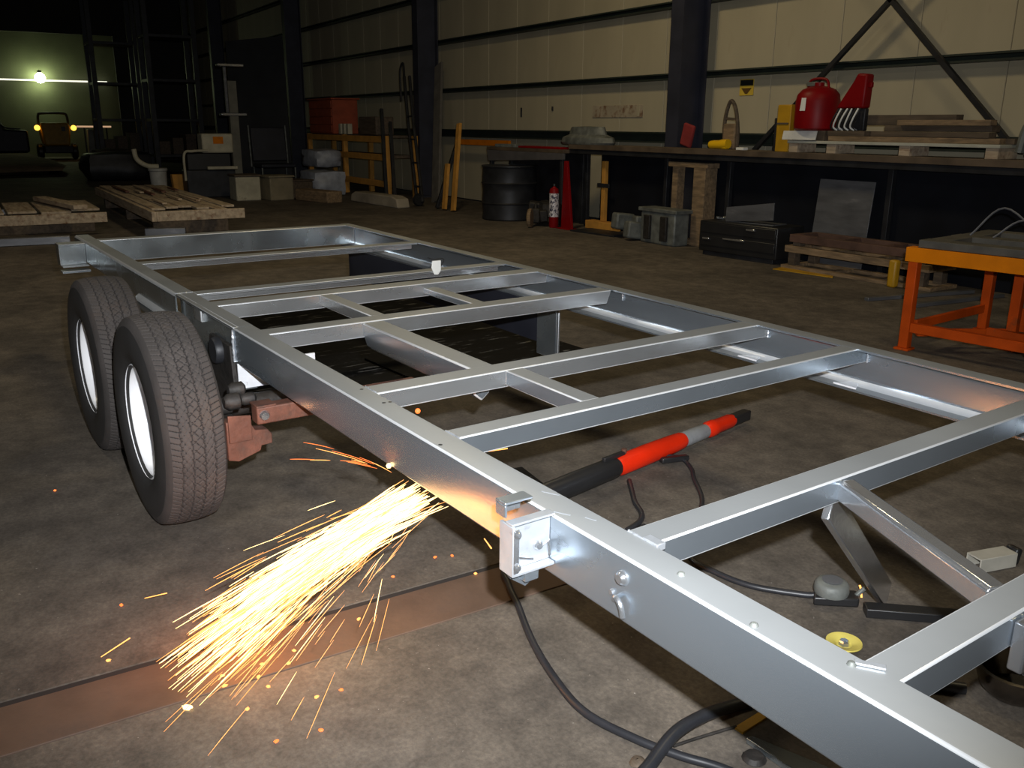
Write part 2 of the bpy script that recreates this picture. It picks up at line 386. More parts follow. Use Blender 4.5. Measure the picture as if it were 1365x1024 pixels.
# bright hanger cross plate below the joint, dark hanger, rusty spring hanger
MB().box(-1.235, -1.225, .004, .33, .437, Z - .145).build('hanger_plate', M_bright, T, .001)
MB().prism([(-1.56, .60), (-1.30, .60), (-1.27, .36), (-1.36, .30), (-1.50, .30), (-1.58, .40)], .0, .0205, 'y').build('spring_hanger', M_greasy, T, .004)
m = MB(); m.lathe([(0, -.03), (.05, -.03), (.055, -.022), (.055, .0)], (-1.43, .0, .555), 'y', 20)
m.build('hanger_boss', M_dark, T)
ax = MB().box(-.795, -.735, -.098, .55, .449, .511).build('equalizer_tube', M_rust, T, .005)
m = MB(); m.lathe([(0, .006), (.014, .005), (.019, -.004), (.02, -.016)], (-.729, -.072, .481), 'x', 16); m.build('bolt_head', M_chrome, ax)
MB().box(-.80, -.73, -.10, -.03, .512, .519).build('shim', M_rust, ax, .001)
m = MB(); m.prism([(-.205, .475), (-.125, .47), (-.105, .43), (-.06, .425), (-.045, .405), (-.046, .37), (-.085, .368), (-.09, .35), (-.17, .325), (-.205, .335)], -.80, -.745, 'x')
m.build('shackle_plate', M_rust, T, .003)
m = MB(); m.prism([(-.2, .50), (-.12, .49), (-.12, .40), (-.2, .40)], -.744, -.735, 'x'); m.build('shackle_strap', M_rust, T, .002)
for k, (xx, yy, zz, r) in enumerate(((-.80, -.16, .53, .03), (-.84, -.13, .56, .026), (-.86, -.17, .50, .03), (-.82, -.10, .525, .022))):
    m = MB(); m.lathe([(0, -.03), (r * .6, -.03), (r, -.015), (r, .02), (r * .5, .03), (0, .034)], (xx, yy, zz), 'y', 12); m.build('spring_bolt', M_greasy, T)
for yy, zz in ((-.17, .445), (-.17, .43), (-.17, .415)):
    MB().box(-1.5, -.80, yy - .035, yy + .035, zz - .006, zz + .006).build('leaf_spring', M_greasy, T, .002)
# axles
for x, dz in ((-1.136, .006), (-2.087, -.006)):
    MB().tube([(x, -.24, .396 + dz), (x, .30, .396 + dz)], .038, 16).build('axle', M_greasy, T)
# far-side hanger and dark skirt under the far rail
hg = MB().box(-1.65, -1.46, 1.805, 1.815, .24, Z - .165).build('far_hanger', M_alud, T, .002)
MB().box(-1.472, -1.46, 1.79, 1.8045, .24, Z - .165).build('hanger_edge', M_alu, hg, .001)
MB().box(-4.06, -1.655, 1.818, 1.83, .30, Z - .166).build('skirt_panel', M_navysheet, T, .002)
# holes and screws on the near rail's top flange
for x, y in ((-.226, .061), (-.069, .056), (-.066, .075), (.32, .016)):
    m = MB(); m.lathe([(0, .0006), (.004, .0006), (.006, 0)], (x, y, Z + .0002), 'z', 10); m.build('drill_hole', M_blackp, T)
for x, y in ((1.342, .016), (1.502, .055), (1.15, .04)):
    m = MB(); m.lathe([(0, .006), (.004, .006), (.007, .003), (.008, 0)], (x, y, Z), 'z', 10); m.build('rivet', M_lump, T)
MB().bar((1.502, .062, Z + .003), (1.54, .088, Z + .003), .012, .004).build('clip', M_brk, T, .001)
for (a, b) in (((.70, .055), (.74, .075)), ((.86, .05), (.885, .06)), ((.80, .012), (.835, .03))):
    MB().bar((a[0], a[1], Z + .0004), (b[0], b[1], Z + .0004), .004, .0006).build('scratch_burr', M_brk, T)
# bolt and cut tab on the outer web
m = MB(); m.lathe([(0, -.012), (.009, -.012), (.013, -.008), (.016, -.003), (.016, 0)], (1.037, 0, .641), 'y', 18); m.build('bolt_head', M_chrome, T)
m = MB(); m.tube(bez([(1.018, -.002, .585), (1.034, -.012, .600), (1.05, -.014, .588), (1.055, -.012, .566)], 6), .0055, 8); m.build('cut_tab', M_chrome, T)
m = MB(); m.lathe([(0, -.006), (.005, -.006), (.007, 0)], (1.010, 0, .598), 'y', 10); m.build('rivet', M_chrome, T)
# stake-pocket bracket on the near rail
br = MB().prism([(-.112, .575), (-.112, .69), (-.104, .69), (-.104, .583), (-.001, .583), (-.001, .575)], .775, .825, 'x').build('bracket', M_brk, T, .002)
MB().box(.798, .805, -.104, -.001, .584, .69).build('back_plate', M_brk, br, .001)
MB().box(.797, .822, -.112, -.001, .6905, .696).build('top_lip', M_brk, br, .001)
m = MB(); m.box(.758, .794, -.111, -.105, .70, .727); m.box(.758, .794, -.111, -.04, .7275, .733); m.box(.758, .764, -.104, -.05, .697, .727); m.build('pocket_cap', M_alu, br, .0015)
m = MB(); m.box(.8255, .829, -.111, -.098, .585, .685); m.build('edge_weld', M_chrome, br, .0015)
for z_ in (.675, .60):
    m = MB(); m.lathe([(0, .008), (.006, .007), (.009, .002), (.009, 0)], (.829, -.104, z_), 'x', 12); m.build('bolt_head', M_chrome, br)
m = MB(); m.lathe([(0, .012), (.008, .011), (.012, .004), (.012, 0)], (.8055, -.035, .625), 'x', 12); m.build('bolt_head', M_chrome, br)
MB().tube([(.812, -.03, .622), (.819, -.015, .635), (.82, -.012, .60)], .004, 6).build('cotter_pin', M_chrome, br)
MB().bar((.808, -.085, .61), (.82, -.055, .603), .006, .004).build('weld_drip', M_chrome, br)
m = MB(); m.prism([(-.105, .574), (-.02, .574), (-.025, .55), (-.06, .53), (-.10, .56)], .79, .80, 'x'); m.box(.80, .82, -.075, -.04, .552, .574); m.build('lower_tongue', M_alu, br, .001)
# small clip block where the fifth tube meets the rail
MB().box(1.0, 1.045, .081, .105, Z - .012, Z + .004).build('end_clip', M_brk, T, .002)
# polished diagonal braces at the tongue and a strut down to the floor
def brace(a, b, wd, ht, name='diagonal_brace', m=M_chrome):
    a = Vector(a); b = Vector(b); d = (b - a).normalized(); sd = d.cross(Vector((0, 0, 1))).normalized(); up = sd.cross(d)
    prof = [(-wd / 2, -ht / 2), (wd / 2, -ht / 2), (wd / 2, ht * .35), (wd * .35, ht / 2), (-wd * .35, ht / 2), (-wd / 2, ht * .35)]
    mb = MB(); A = [mb.bm.verts.new(a + sd * u + up * v) for u, v in prof]; B = [mb.bm.verts.new(b + sd * u + up * v) for u, v in prof]
    for k in range(6): mb.face([A[k], A[(k + 1) % 6], B[(k + 1) % 6], B[k]])
    mb.face(A[::-1]); mb.face(B)
    return mb.build(name, m, T, .003)
brace((1.034, .715, .655), (1.502, .505, .655), .048, .05)
brace((1.574, .475, .645), (2.4, .10, .645), .055, .06, m=M_chrome)
MB().box(1.573, 1.60, .42, .52, .58, .675).build('brace_collar', M_chrome, T, .004)
MB().bar((1.01, .69, Z - .07), (.80, 1.38, .045), .085, .02, up=(1, 0, .3)).build('support_strut', M_chrome, T, .003)

# ---- wheels
def make_tyre():
    R, Wd = .396, .222
    NA, NS = 1520, 64; hw = .090
    m = MB(); bm = m.bm
    def profile(s):                       # s in -1..1 across the tread
        return R - .011 * abs(s) ** 2.6
    def depth(s, a):
        pitch = a * 76 / (2 * PI)
        for g in (-.62, -.22, .22, .62):
            zig = .018 * math.sin(a * 76)
            if abs(s - g - zig) < .026: return .007
        k = 0 if s < -.62 else 1 if s < -.22 else 2 if s < .22 else 3 if s < .62 else 4
        sl = (1.6, 4.2, 3.0, -4.2, -1.6)[k]; off = (0, .3, .6, .1, .5)[k]
        v = (pitch * (1.5 if k in (0, 4) else 1.0) + sl * s + off) % 1.0
        if v < .13: return .0045
        if k in (1, 2, 3):
            v2 = (pitch - sl * .8 * s + off + .4) % 1.0
            if v2 < .10: return .004
        return 0.0
    grid = []
    for i in range(NA):
        a = 2 * PI * i / NA; ca, sa = math.cos(a), math.sin(a); row = []
        for j in range(NS + 1):
            s = -1 + 2 * j / NS; d = depth(s, a); r = profile(s) - d
            row.append((bm.verts.new((r * ca, s * hw, r * sa)), d))
        grid.append(row)
    for i in range(NA):
        A = grid[i]; B = grid[(i + 1) % NA]
        for j in range(NS):
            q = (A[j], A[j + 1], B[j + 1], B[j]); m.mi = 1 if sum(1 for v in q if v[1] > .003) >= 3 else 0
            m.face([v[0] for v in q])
    m.mi = 0
    sh = R - .011
    side = [(sh, hw), (sh - .010, hw + .008), (sh - .03, hw + .016), (sh - .07, hw + .0235), (.285, hw + .0255), (.245, hw + .022), (.225, hw + .012), (.218, hw + .004), (.205, hw - .004), (.205, 0)]
    for sg in (-1, 1):
        m.lathe([(r, sg * h) for r, h in side], (0, 0, 0), 'y', 120, mats=[0, 0] + [2] * 8, cap=False)
    o = m.build('tyre', [M_tread, M_groove, M_side], None, ang=75)
    return o
tyre0 = make_tyre()
def make_rim(parent):
    m = MB()
    m.lathe([(.211, -.098), (.2165, -.095), (.2165, -.088), (.206, -.085), (.200, -.078), (.192, -.045), (.186, -.005), (.176, .006), (.15, .004), (.11, -.008), (.085, -.010), (.066, -.004), (.05, -.004),
             (.05, .06), (.19, .07), (.211, .098), (.2165, .094)], (0, 0, 0), 'y', 72, cap=False)
    r = m.build('rim', M_rim, parent, ang=35)
    m = MB(); m.lathe([(0, -.058), (.026, -.056), (.034, -.048), (.036, -.003)], (0, 0, 0), 'y', 24); m.build('hub_cap', M_rim, parent)
    for k in range(6):
        a = 2 * PI * k / 6; m = MB(); m.lathe([(0, -.028), (.008, -.027), (.0105, -.022), (.0105, -.008)], (.07 * math.cos(a), 0, .07 * math.sin(a)), 'y', 6); m.build('lug_nut', M_chrome, parent)
    MB().tube([(.178, .0, .03), (.170, -.03, .029)], .004, 8).build('valve_stem', M_blackp, parent)
make_rim(tyre0); tyre0.parent = T
yc = -.302
tyre0.location = (-1.136, yc, .396 + .0055)
t1 = copy_tree(tyre0, T); t1.location = (-2.087, yc, .396 - .0062); t1.rotation_euler = (0, 1.1, 0)

# ================================================================== ON AND UNDER THE TRAILER
# white plastic tag with a wire on the rear cross angle
tw = empty('white_tag', t2w((-2.03, 1.36, Z)), (0, 0, YAW)); tag(tw, 'small white plastic tag wired onto a rear cross angle', 'tag')
m = MB(); m.prism([(-.022, .055), (-.028, .02), (-.012, -.02), (.012, -.022), (.03, 0), (.03, .055)], .045, .056, 'x'); m.build('tag_plate', M_white, tw, .003)
MB().tube(bez([(.05, -.05, .075), (.05, -.01, .062), (.05, .03, .066), (.045, .055, .05), (.03, .03, .004)], 5), .0025, 6).build('wire', M_greasy, tw)
# black sheets lying under the frame
def sheet(cx, cy, sx, sy, z, rz, lab, mm=M_black):
    o = MB().obox((0, 0, .006), (sx, sy, .012)).build('black_steel_sheet', mm, None, .002)
    o.location = (cx, cy, z); o.rotation_euler = (0, 0, rz); return tag(o, lab, 'steel sheet', 'black sheets under the trailer')
sheet(-3.65, 1.30, 2.9, 2.5, 0.0, .07, 'large scuffed black steel sheet lying on the floor under the trailer')
sheet(-2.62, 1.85, .72, 1.15, .0122, .10, 'smaller black steel sheet lying on top of the large one')
# long red and black tool on the floor
tl = empty('power_tool', (-.46, 1.06, .0)); tag(tl, 'long red and black tool with silver band lying inside the frame', 'tool')
A = Vector((0, 0, .055)); B_ = Vector((-.33, 1.36, .050)); D = (B_ - A)
def tp(t, dz=0): return A + D * t + Vector((0, 0, dz))
MB().tube([tp(-.12), tp(-.08), tp(.1), tp(.24), tp(.262)], [.03, .046, .048, .046, .04], 18).build('black_barrel', M_blackp, tl)
MB().tube([tp(.255), tp(.275), tp(.42), tp(.55), tp(.60), tp(.615)], [.036, .045, .046, .043, .040, .034], 20).build('red_housing', M_redtool, tl)
MB().tube([tp(.61), tp(.625), tp(.74), tp(.755)], [.034, .037, .036, .03], 20).build('silver_band', M_brk, tl)
MB().tube([tp(.75), tp(.765), tp(.80), tp(.81), tp(.90), tp(.92)], [.032, .040, .040, .036, .035, .028], 20).build('red_collar', M_redtool, tl)
MB().bar(tp(.91), tp(1.02), .048, .05).build('black_plug', M_blackp, tl, .006)
MB().bar(tp(.20, .052), tp(.30, .050), .018, .02).build('trigger_lever', M_blackp, tl, .003)
m = MB(); c = tp(.30, .06); m.lathe([(0, .01), (.012, .008), (.013, 0), (.01, -.012)], c, 'z', 10); m.build('knob', M_rust, tl)
m = MB(); c = tp(.46, -.03) + Vector((.045, 0, 0)); m.bar(c, c + Vector((.02, .14, -.005)), .03, .025); m.build('cord_grip', M_blackp, tl, .005)
o = MB().bar((-.86, 1.10, .003), (-.36, 1.045, .003), .075, .006).build('black_bar', M_black, None, .004); tag(o, 'flat black steel bar on the floor at the tool\'s end', 'steel bar')

def cable(name, pts, r, lab, cat='cable', m=M_cable, n=10, group=None):
    o = MB().tube(bez(pts, 10), r, n).build(name, m); return tag(o, lab, cat, group)
cable('hose', [(-.47, 1.43, .014), (-.30, 1.32, .012), (-.13, 1.205, .011), (-.05, .85, .011), (-.075, .60, .011), (.03, .535, .011), (.147, .496, .011), (.348, .423, .011), (.532, .378, .011), (.691, .363, .011), (.84, .41, .011), (.94, .462, .011), (1.05, .53, .011), (1.3, .62, .011)],
      .0110, 'black cable curving across the floor in front of the frame', 'cable')
cable('long_cable', [(-.60, 1.72, .03), (-.56, 1.80, .012), (-.45, 1.76, .007), (-.362, 1.695, .007), (-.155, 1.55, .007), (.05, 1.30, .011), (.188, 1.178, .011), (.297, 1.176, .011), (.435, 1.212, .011), (.56, 1.31, .012), (.60, 1.345, .02)],
      .0100, 'black cord running from the red tool to the ground clamp', 'cable')
cable('thick_hose', [(1.135, 1.287, .017), (1.04, 1.182, .017), (.93, .97, .017), (.885, .80, .017), (.872, .70, .018), (.875, .60, .030), (.90, .48, .042), (.94, .37, .026), (1.0, .25, .017), (1.2, .1, .017)],
      .0165, 'thicker black hose crossing over the cable at the bottom edge', 'hose')
cable('thin_wire', [(.90, .475, .006), (.91, .56, .006), (.925, .66, .006)], .004, 'thin grey wire beside the thick black hose', 'wire', M_greasy)
o = MB().bar((.938, .655, .004), (.922, .79, .004), .026, .007).build('yellow_strap', M_yellow, None, .001); tag(o, 'yellow strap end showing from under the near rail', 'strap')
g = empty('ground_clamp', (.632, 1.37, 0), (0, 0, .9)); tag(g, 'grey round-headed ground clamp joined to the black cord', 'clamp')
MB().prism([(-.065, -.035), (.075, -.03), (.08, .03), (-.05, .04)], .004, .034, 'z').build('clamp_body', M_blackp, g, .006)
m = MB(); m.lathe([(.052, .034), (.055, .045), (.052, .066), (.044, .074), (.02, .077), (0, .076)], (-.005, .005, 0), 'z', 24); m.build('knob', M_lump, g)
m = MB(); m.lathe([(.03, .0765), (.032, .079), (.028, .0795), (0, .0785)], (-.005, .005, 0), 'z', 20); m.build('knob_inlay', M_greysheet, g)
MB().bar((.07, 0, .03), (.10, .012, .055), .012, .012).build('wing_screw', M_lump, g, .003)
o = MB().tube(bez([(.667, 1.45, .056), (.675, 1.447, .046), (.686, 1.44, .024)], 5), .0035, 6).build('glowing_wire', M_sp1); tag(o, 'short glowing orange bit lying on the clamp', 'ember')
o = MB().bar((.73, 1.40, .016), (.98, 1.70, .016), .05, .03).build('black_channel', M_blackp, None, .003); tag(o, 'black flat bar leading from the ground clamp under the frame', 'steel bar')
dk = empty('grinding_disc', (.822, 1.19, 0)); tag(dk, 'yellow abrasive disc on the floor behind the near rail', 'disc')
m = MB(); m.lathe([(.0, .010), (.02, .010), (.026, .016), (.050, .022), (.051, .018), (.026, .008), (0, .004)], (0, 0, 0), 'z', 40); m.build('abrasive_plate', M_disc, dk)
m = MB(); m.lathe([(0, .026), (.012, .026), (.016, .020), (.016, .011)], (0, 0, 0), 'z', 6); m.build('centre_nut', M_chrome, dk)
# shiny cup-shaped fitting at the right edge
cp = empty('metal_cup', (1.20, 1.40, .0), (0, 0, .3)); tag(cp, 'dark shiny cup-shaped metal fitting on the floor at right', 'fitting')
m = MB(); m.lathe([(.03, .001), (.065, .004), (.086, .025), (.095, .055), (.098, .08), (.088, .082), (.080, .055), (.06, .022), (0, .016)], (0, 0, 0), 'z', 36); m.build('bowl', mat('dark_polished_steel', (.20, .18, .16), .22, 1, .4, 9, .1, 30), cp)
m = MB(); m.tube(bez([(-.09, -.03, .075), (-.05, .07, .105), (.03, .09, .105), (.09, .03, .08)], 6), [.010 + .010 * math.sin(PI * k / 18) for k in range(19)], 10); m.build('rolled_lip', mat('dark_polished_steel', (0, 0, 0)), cp)
MB().obox((.02, -.01, .04), (.06, .05, .03), (.2, .1, .5)).build('core', M_greasy, cp, .006)
jf = empty('channel_offcut', (.75, 2.05, 0), (0, 0, 1.35)); jf.scale = (.7, .7, .7); tag(jf, 'short pale channel offcut with black end behind the brace', 'offcut')
MB().prism([(-.045, .001), (-.045, .075), (.045, .075), (.045, .001), (.037, .001), (.037, .066), (-.037, .066), (-.037, .001)], -.13, .10, 'x').build('channel', mat('pale_primer', (.42, .40, .34), .5), jf, .003)
MB().obox((.118, 0, .045), (.04, .07, .085), (0, .2, 0)).build('end_block', M_blackp, jf, .01)
sp = empty('dark_scraper', (1.06, .665, 0), (0, 0, .25)); tag(sp, 'dark tapered metal wedge on the floor at the bottom edge', 'tool')
MB().prism([(-.085, -.006), (-.08, .012), (.16, .045), (.18, -.02), (.02, -.025)], .002, .018, 'z').build('blade', M_alud, sp, .002)
m = MB(); m.lathe([(.022, 0), (.03, .006), (.022, .016), (0, .018)], (-.04, -.045, 0), 'z', 12); m.build('molten_blob', M_greasy, sp)
m = MB(); m.lathe([(.02, 0), (.034, .008), (.028, .02), (.012, .026), (0, .027)], (0, 0, 0), 'z', 14)
for v in m.bm.verts: v.co += Vector((random.uniform(-.003, .003), random.uniform(-.003, .003), 0))
o = m.build('rusty_lump', M_wooddark, None); o.location = (.90, .365, 0); o.scale = (.6, .6, .6); tag(o, 'small rusty lump beside the thick hose at the bottom edge', 'scrap')

# ================================================================== SPARKS
def spark_shower():
    m = MB(); rnd = random.Random(11); g = .16
    def one(st, E_, t0, t1, r, mi, k=4):
        m.mi = mi; V = E_ - st; V.z += .5 * g; P = []
        for i in range(k + 1):
            t = t0 + (t1 - t0) * i / k; p = st + V * t; p.z -= .5 * g * t * t; P.append(p)
        if min(p.z for p in P) < .004: return
        if P[-1].x > SX1 + 9: return
        m.tube(P, [r * .35] + [r] * (k - 1) + [r * .5], 4, False)
    def start():
        u = rnd.gauss(.5, .22); return t2w((.09 + .22 * min(max(u, 0), 1),   .03 + rnd.uniform(-.02, .03), .50 + rnd.uniform(-.012, .012)))
    core = Vector((-.12, -.47, 0))
    def fan(n, sd_a, sd_e, rr, lens, t_lo, t_hi, mix, bias=0.0):
        for i in range(n):
            st = start(); d = core - st
            a = rnd.gauss(bias, sd_a); e = rnd.gauss(0, sd_e); k = rnd.uniform(.8, 1.12)
            E_ = st + Vector((d.x * math.cos(a) - d.y * math.sin(a), d.x * math.sin(a) + d.y * math.cos(a), d.z)) * k; E_.z += e
            t0 = rnd.uniform(t_lo, t_hi); t1 = t0 + rnd.uniform(*lens)
            one(st, E_, t0, min(t1, 1.05), rnd.uniform(*rr), 0 if rnd.random() < mix else 1)
    fan(520, .10, .03, (.0010, .0021), (.15, .38), -.02, .42, .95)
    fan(400, .16, .05, (.0008, .0015), (.10, .34), .1, .80, .70, .05)
    fan(380, .25, .08, (.0006, .0011), (.08, .28), .0, .85, .35, .16)
    fan(110, .38, .10, (.0005, .0009), (.05, .18), .1, .9, .1, .45)
    for i in range(11):                                   # flat, thrown toward the wheels
        s0 = t2w((.08, .0, .53)); E_ = s0 + Vector((rnd.uniform(-.42, -.25), rnd.uniform(-.28, -.12), rnd.uniform(-.05, .03))); t0 = rnd.uniform(0, .6)
        one(s0, E_, t0, min(1, t0 + rnd.uniform(.15, .4)), .0010, 1 if rnd.random() < .6 else 2)
    o = m.build('spark_shower', [M_sp0, M_sp1, M_sp2], smooth=False)
    tag(o, 'dense shower of white-hot cutting sparks falling from the near rail', 'sparks', kind='stuff')
spark_shower()
emb = [(-1.603, -.652, 0), (-.494, -.564, 0), (-.191, -.643, 1), (.143, -.501, 2), (.225, -.37, 1), (.386, -.344, 0), (.402, -.236, 0), (.268, -.2, 1), (.271, -.133, 0), (.105, -.306, 1), (.085, -.216, 1),
       (.051, -.28, 1), (.05, -.39, 1), (.099, -.395, 1), (.158, -.295, 1), (-.283, .423, 0), (-.103, .484, 1), (-.229, .24, 0), (-.033, .039, 1), (-.263, .48, 0), (.031, -.183, 1)]
for i, (x, y, k) in enumerate(emb):
    m = MB(); r = (.006, .006, .011)[k]
    m.lathe([(0, -r * .5), (r * .8, -r * .2), (r, .2 * r), (r * .5, .6 * r), (0, .7 * r)], (0, 0, 0), 'z', 8)
    for v in m.bm.verts: v.co.x *= random.uniform(.8, 1.6); v.co.y *= random.uniform(.7, 1.1)
    o = m.build('ember', (M_sp2, M_sp1, M_sp0)[k], smooth=False); o.location = (x, y, r * .5 + (.003 if SX0 + .03 < x < SX1 else 0)); o.rotation_euler = (0, 0, random.uniform(0, 3))
    lab = 'small ember on the floor, %s from the left of the scattered ones' % ('first second third fourth fifth sixth seventh eighth ninth tenth eleventh twelfth thirteenth fourteenth fifteenth sixteenth seventeenth eighteenth nineteenth twentieth twenty-first'.split()[sorted(emb, key=lambda q: .52 * q[0] + .854 * q[1]).index((x, y, k))])
    if i == 0: lab = 'lone red ember on the floor left of the front wheel'
    if i == 3: lab = 'largest bright ember on the floor below the steel strip'
    if i == 2: lab = 'bright ember at the far left end of the spark shower'
    tag(o, lab, 'ember', 'embers on the floor')
for nm, p, r, lab, mm in (('ember', t2w((-.438, .374, .5)), .010, 'glowing orange ember seen between two cross tubes', M_sp2), ('ember', t2w((.068, -.004, .548)), .008, 'white-hot cut point on the near rail\'s lower edge', M_sp0)):
    m = MB(); m.lathe([(0, -r), (r * .7, -r * .7), (r, 0), (r * .7, r * .7), (0, r)], (0, 0, 0), 'z', 10); o = m.build(nm, mm); o.location = p; tag(o, lab, 'ember', 'embers on the floor')
for a, b, lab in (((-.45, -.50, .03), (-.41, -.44, .05), 'stray spark streak left of the shower, upper one'), ((-.20, -.66, .015), (-.20, -.58, .05), 'stray spark streak at the far left end of the strip'),
                  (tuple(t2w((.70, -.10, .612))), tuple(t2w((.728, -.10, .60))), 'short spark streak beside the bracket'), (tuple(t2w((.13, .22, .555))), tuple(t2w((.175, .33, .565))), 'red spark streak inside the near rail')):
    o = MB().tube([a, b], [.0012, .0018], 5).build('spark_streak', M_sp1); tag(o, lab, 'spark')
light('spark_glow', 'POINT', (-.06, -.28, .16), 9.0, (1, .26, .06), .10)
light('spark_glow', 'POINT', (.10, .02, .38), 0.15, (1, .30, .07), .06)

# ================================================================== ALONG THE BACK WALL
# long workbench
wb = empty('workbench', (-5.0, 7.4, 0)); tag(wb, 'long rusty steel workbench along the back wall', 'workbench')
def wbp(mb, name, m, bevel=.004): o = mb.build(name, m, wb, bevel); o.location = (5.0, -7.4, 0); return o
wbp(MB().box(-8.95, 1.5, 6.98, 7.38, 1.125, 1.19), 'bench_top', M_benchtop)
wbp(MB().box(-8.5, 1.5, 7.26, 7.29, 0.0, 1.12), 'back_sheet', M_benchback)
wbp(MB().box(-8.95, 1.5, 7.0, 7.04, 1.06, 1.124), 'front_rail', M_dark)
for x in (-8.78, -7.0, -5.85, -3.6, -1.6, .6):
    wbp(MB().box(x - .03, x + .03, 7.19, 7.25, 0, 1.12), 'leg', M_dark)
sb = empty('side_bench', (-10.0, 7.0, 0)); tag(sb, 'shorter grey-fronted bench left of the red post', 'workbench')
def sbp(mb, name, m): o = mb.build(name, m, sb, .004); o.location = (10.0, -7.0, 0); return o
sbp(MB().box(-11.25, -8.97, 6.9, 7.38, 1.06, 1.11), 'bench_top', M_benchtop)
sbp(MB().prism([(-11.25, 1.058), (-8.97, 1.058), (-8.97, .97), (-11.2, .88)], 6.9, 6.94, 'y'), 'apron', mat('grey_apron_paint', (.085, .08, .085), .6))
for x in (-11.15, -9.05):
    for y in (6.95, 7.33): sbp(MB().box(x - .035, x + .035, y - .03, y + .03, 0, 1.058), 'leg', M_dark)
sbp(MB().box(-11.2, -9.0, 7.345, 7.36, 0, 1.05), 'back_sheet', M_dark)
# rusty patch on wall
pw_ = empty('wall_patch', (-9.13, YW - .003, 1.67)); tag(pw_, 'rust-edged pale patch plate on the wall above the bench', 'patch plate')
MB().box(-.62, .62, -.012, 0, -.09, .09).build('plate', M_rustwall, pw_, .004)
MB().box(.50, .56, -.018, -.0125, -.075, .085).build('strap', M_cream, pw_, .002)
for x, z, h in ((-11.9, 1.68, .16), (-10.9, 1.73, .07)):
    o = MB().obox((x, YW - .012, z), (.03, .02, h)).build('wall_hook', M_dark, None, .003); tag(o, 'small dark hook on the wall, ' + ('taller left one' if h > .1 else 'shorter right one'), 'hook')
o = MB().box(-13.9, -11.9, 7.72, 7.78, 1.09, 1.19).build('orange_beam', M_orange2, None, .004); tag(o, 'orange beam running along the wall left of the bench', 'beam')
# hat-shaped grey casting
m = MB(); m.lathe([(.62, 0), (.66, .03), (.62, .10), (.46, .14), (.42, .22), (.40, .25), (0, .26)], (0, 0, 0), 'z', 24)
for v in m.bm.verts: v.co.y *= .30; v.co.x *= .95
o = m.build('cast_housing', M_lump, None, .004); o.location = (-8.75, 7.18, 1.19); tag(o, 'grey hat-shaped casting lying on the bench', 'casting')
o = MB().obox((-9.75, 7.1, 1.127), (1.2, .26, .03)).build('red_bar', M_red, None, .004); tag(o, 'dull red flat bar lying on the short bench', 'bar')
m = MB(); m.obox((-10.75, 7.05, 1.135), (.5, .2, .05), (0, 0, .2)); o = m.build('scrap_plate', M_lump, None, .006); tag(o, 'grey scrap plate on the short bench', 'scrap')
# red post + cylinder with label
rp = empty('red_post', (-8.60, 6.72, 0)); tag(rp, 'tapered bright red post standing in front of the bench', 'post')
MB().prism([(-.10, 0), (.17, 0), (.02, .965), (-.05, .965)], -.02, .02, 'y').build('tapered_plate', M_red, rp, .004)
MB().box(-.14, .16, -.08, .08, 0, .014).build('base_plate', M_red, rp, .002)
ex = empty('red_cylinder', (-8.83, 6.66, 0)); tag(ex, 'red cylinder with white label left of the red post', 'canister')
m = MB(); m.lathe([(.06, .0), (.07, .02), (.07, .52), (.06, .56), (.025, .585), (.02, .60), (0, .60)], (0, 0, 0), 'z', 20); m.build('body', M_red, ex)
m = MB(); m.lathe([(.0712, .16), (.0712, .50)], (0, 0, 0), 'z', 20, closed=False); m.build('label', mat('foil_label', (.62, .60, .64), .5, .1, .5, 30, col2=(.05, .05, .09), c2lo=.52, c2hi=.56, c2scale=26), ex)
m = MB(); m.lathe([(.02, .60), (.026, .605), (.026, .635), (0, .64)], (0, 0, 0), 'z', 14); m.build('cap', M_blackp, ex)
# ochre T stand and items below the bench
ts = empty('ochre_stand', (-8.27, 7.16, 0)); tag(ts, 'ochre T-shaped wooden stand under the bench', 'stand')
MB().box(-.045, .035, -.03, .03, .12, .97).build('post', M_ochre, ts, .004)
MB().box(-.32, .33, -.10, .06, 0.0, .118).build('foot', M_ochre, ts, .006)
MB().box(-.12, .16, -.05, -.031, .60, .66).build('clip', M_dark, ts, .003)
fr = empty('wooden_frame', (-6.42, 7.17, 0)); tag(fr, 'upright open wooden frame box under the bench', 'frame')
MB().box(-.34, -.24, -.07, .07, 0, .96).build('side_board', M_wood, fr, .004); MB().box(.12, .33, -.13, .07, 0, .96).build('side_board', M_wood, fr, .004)
MB().box(-.36, .36, -.13, .07, .9602, 1.02).build('top_board', M_wood, fr, .004); MB().box(-.239, .119, -.07, .07, 0, .06).build('bottom_board', M_wood, fr, .004)
MB().box(-.239, .119, .05, .065, .061, .959).build('dark_back', M_navysheet, fr, .001)
vs = empty('machine_block', (-6.62, 6.86, 0)); tag(vs, 'dark grey machine block on the floor before the wooden frame', 'machine part')
MB().box(-.30, .36, -.12, .12, .0, .40).build('housing', M_lump, vs, .02); MB().box(-.34, .40, -.14, .14, .4005, .45).build('top_plate', M_lump, vs, .01)
MB().box(-.2, -.08, -.16, -.121, .05, .36).build('rib', M_greasy, vs, .01); MB().box(.12, .24, -.16, -.121, .05, .36).build('rib', M_greasy, vs, .01)
def junk(name, lab, loc, size, m, n=5, cat='scrap', seed=1):
    rnd = random.Random(seed); r = empty(name, loc); tag(r, lab, cat)
    for k in range(n):
        s = Vector(size) * rnd.uniform(.35, .6)
        mb = MB(); mb.obox((rnd.uniform(-.5, .5) * size[0], rnd.uniform(-.3, .3) * size[1], s.z / 2 + rnd.uniform(0, .3) * size[2]), s, (rnd.uniform(-.15, .15), rnd.uniform(-.15, .15), rnd.uniform(0, 3)))
        for v in mb.bm.verts:
            if v.co.z < 0: v.co.z = 0
        mb.build('piece', m, r, min(s) * .15)
    return r
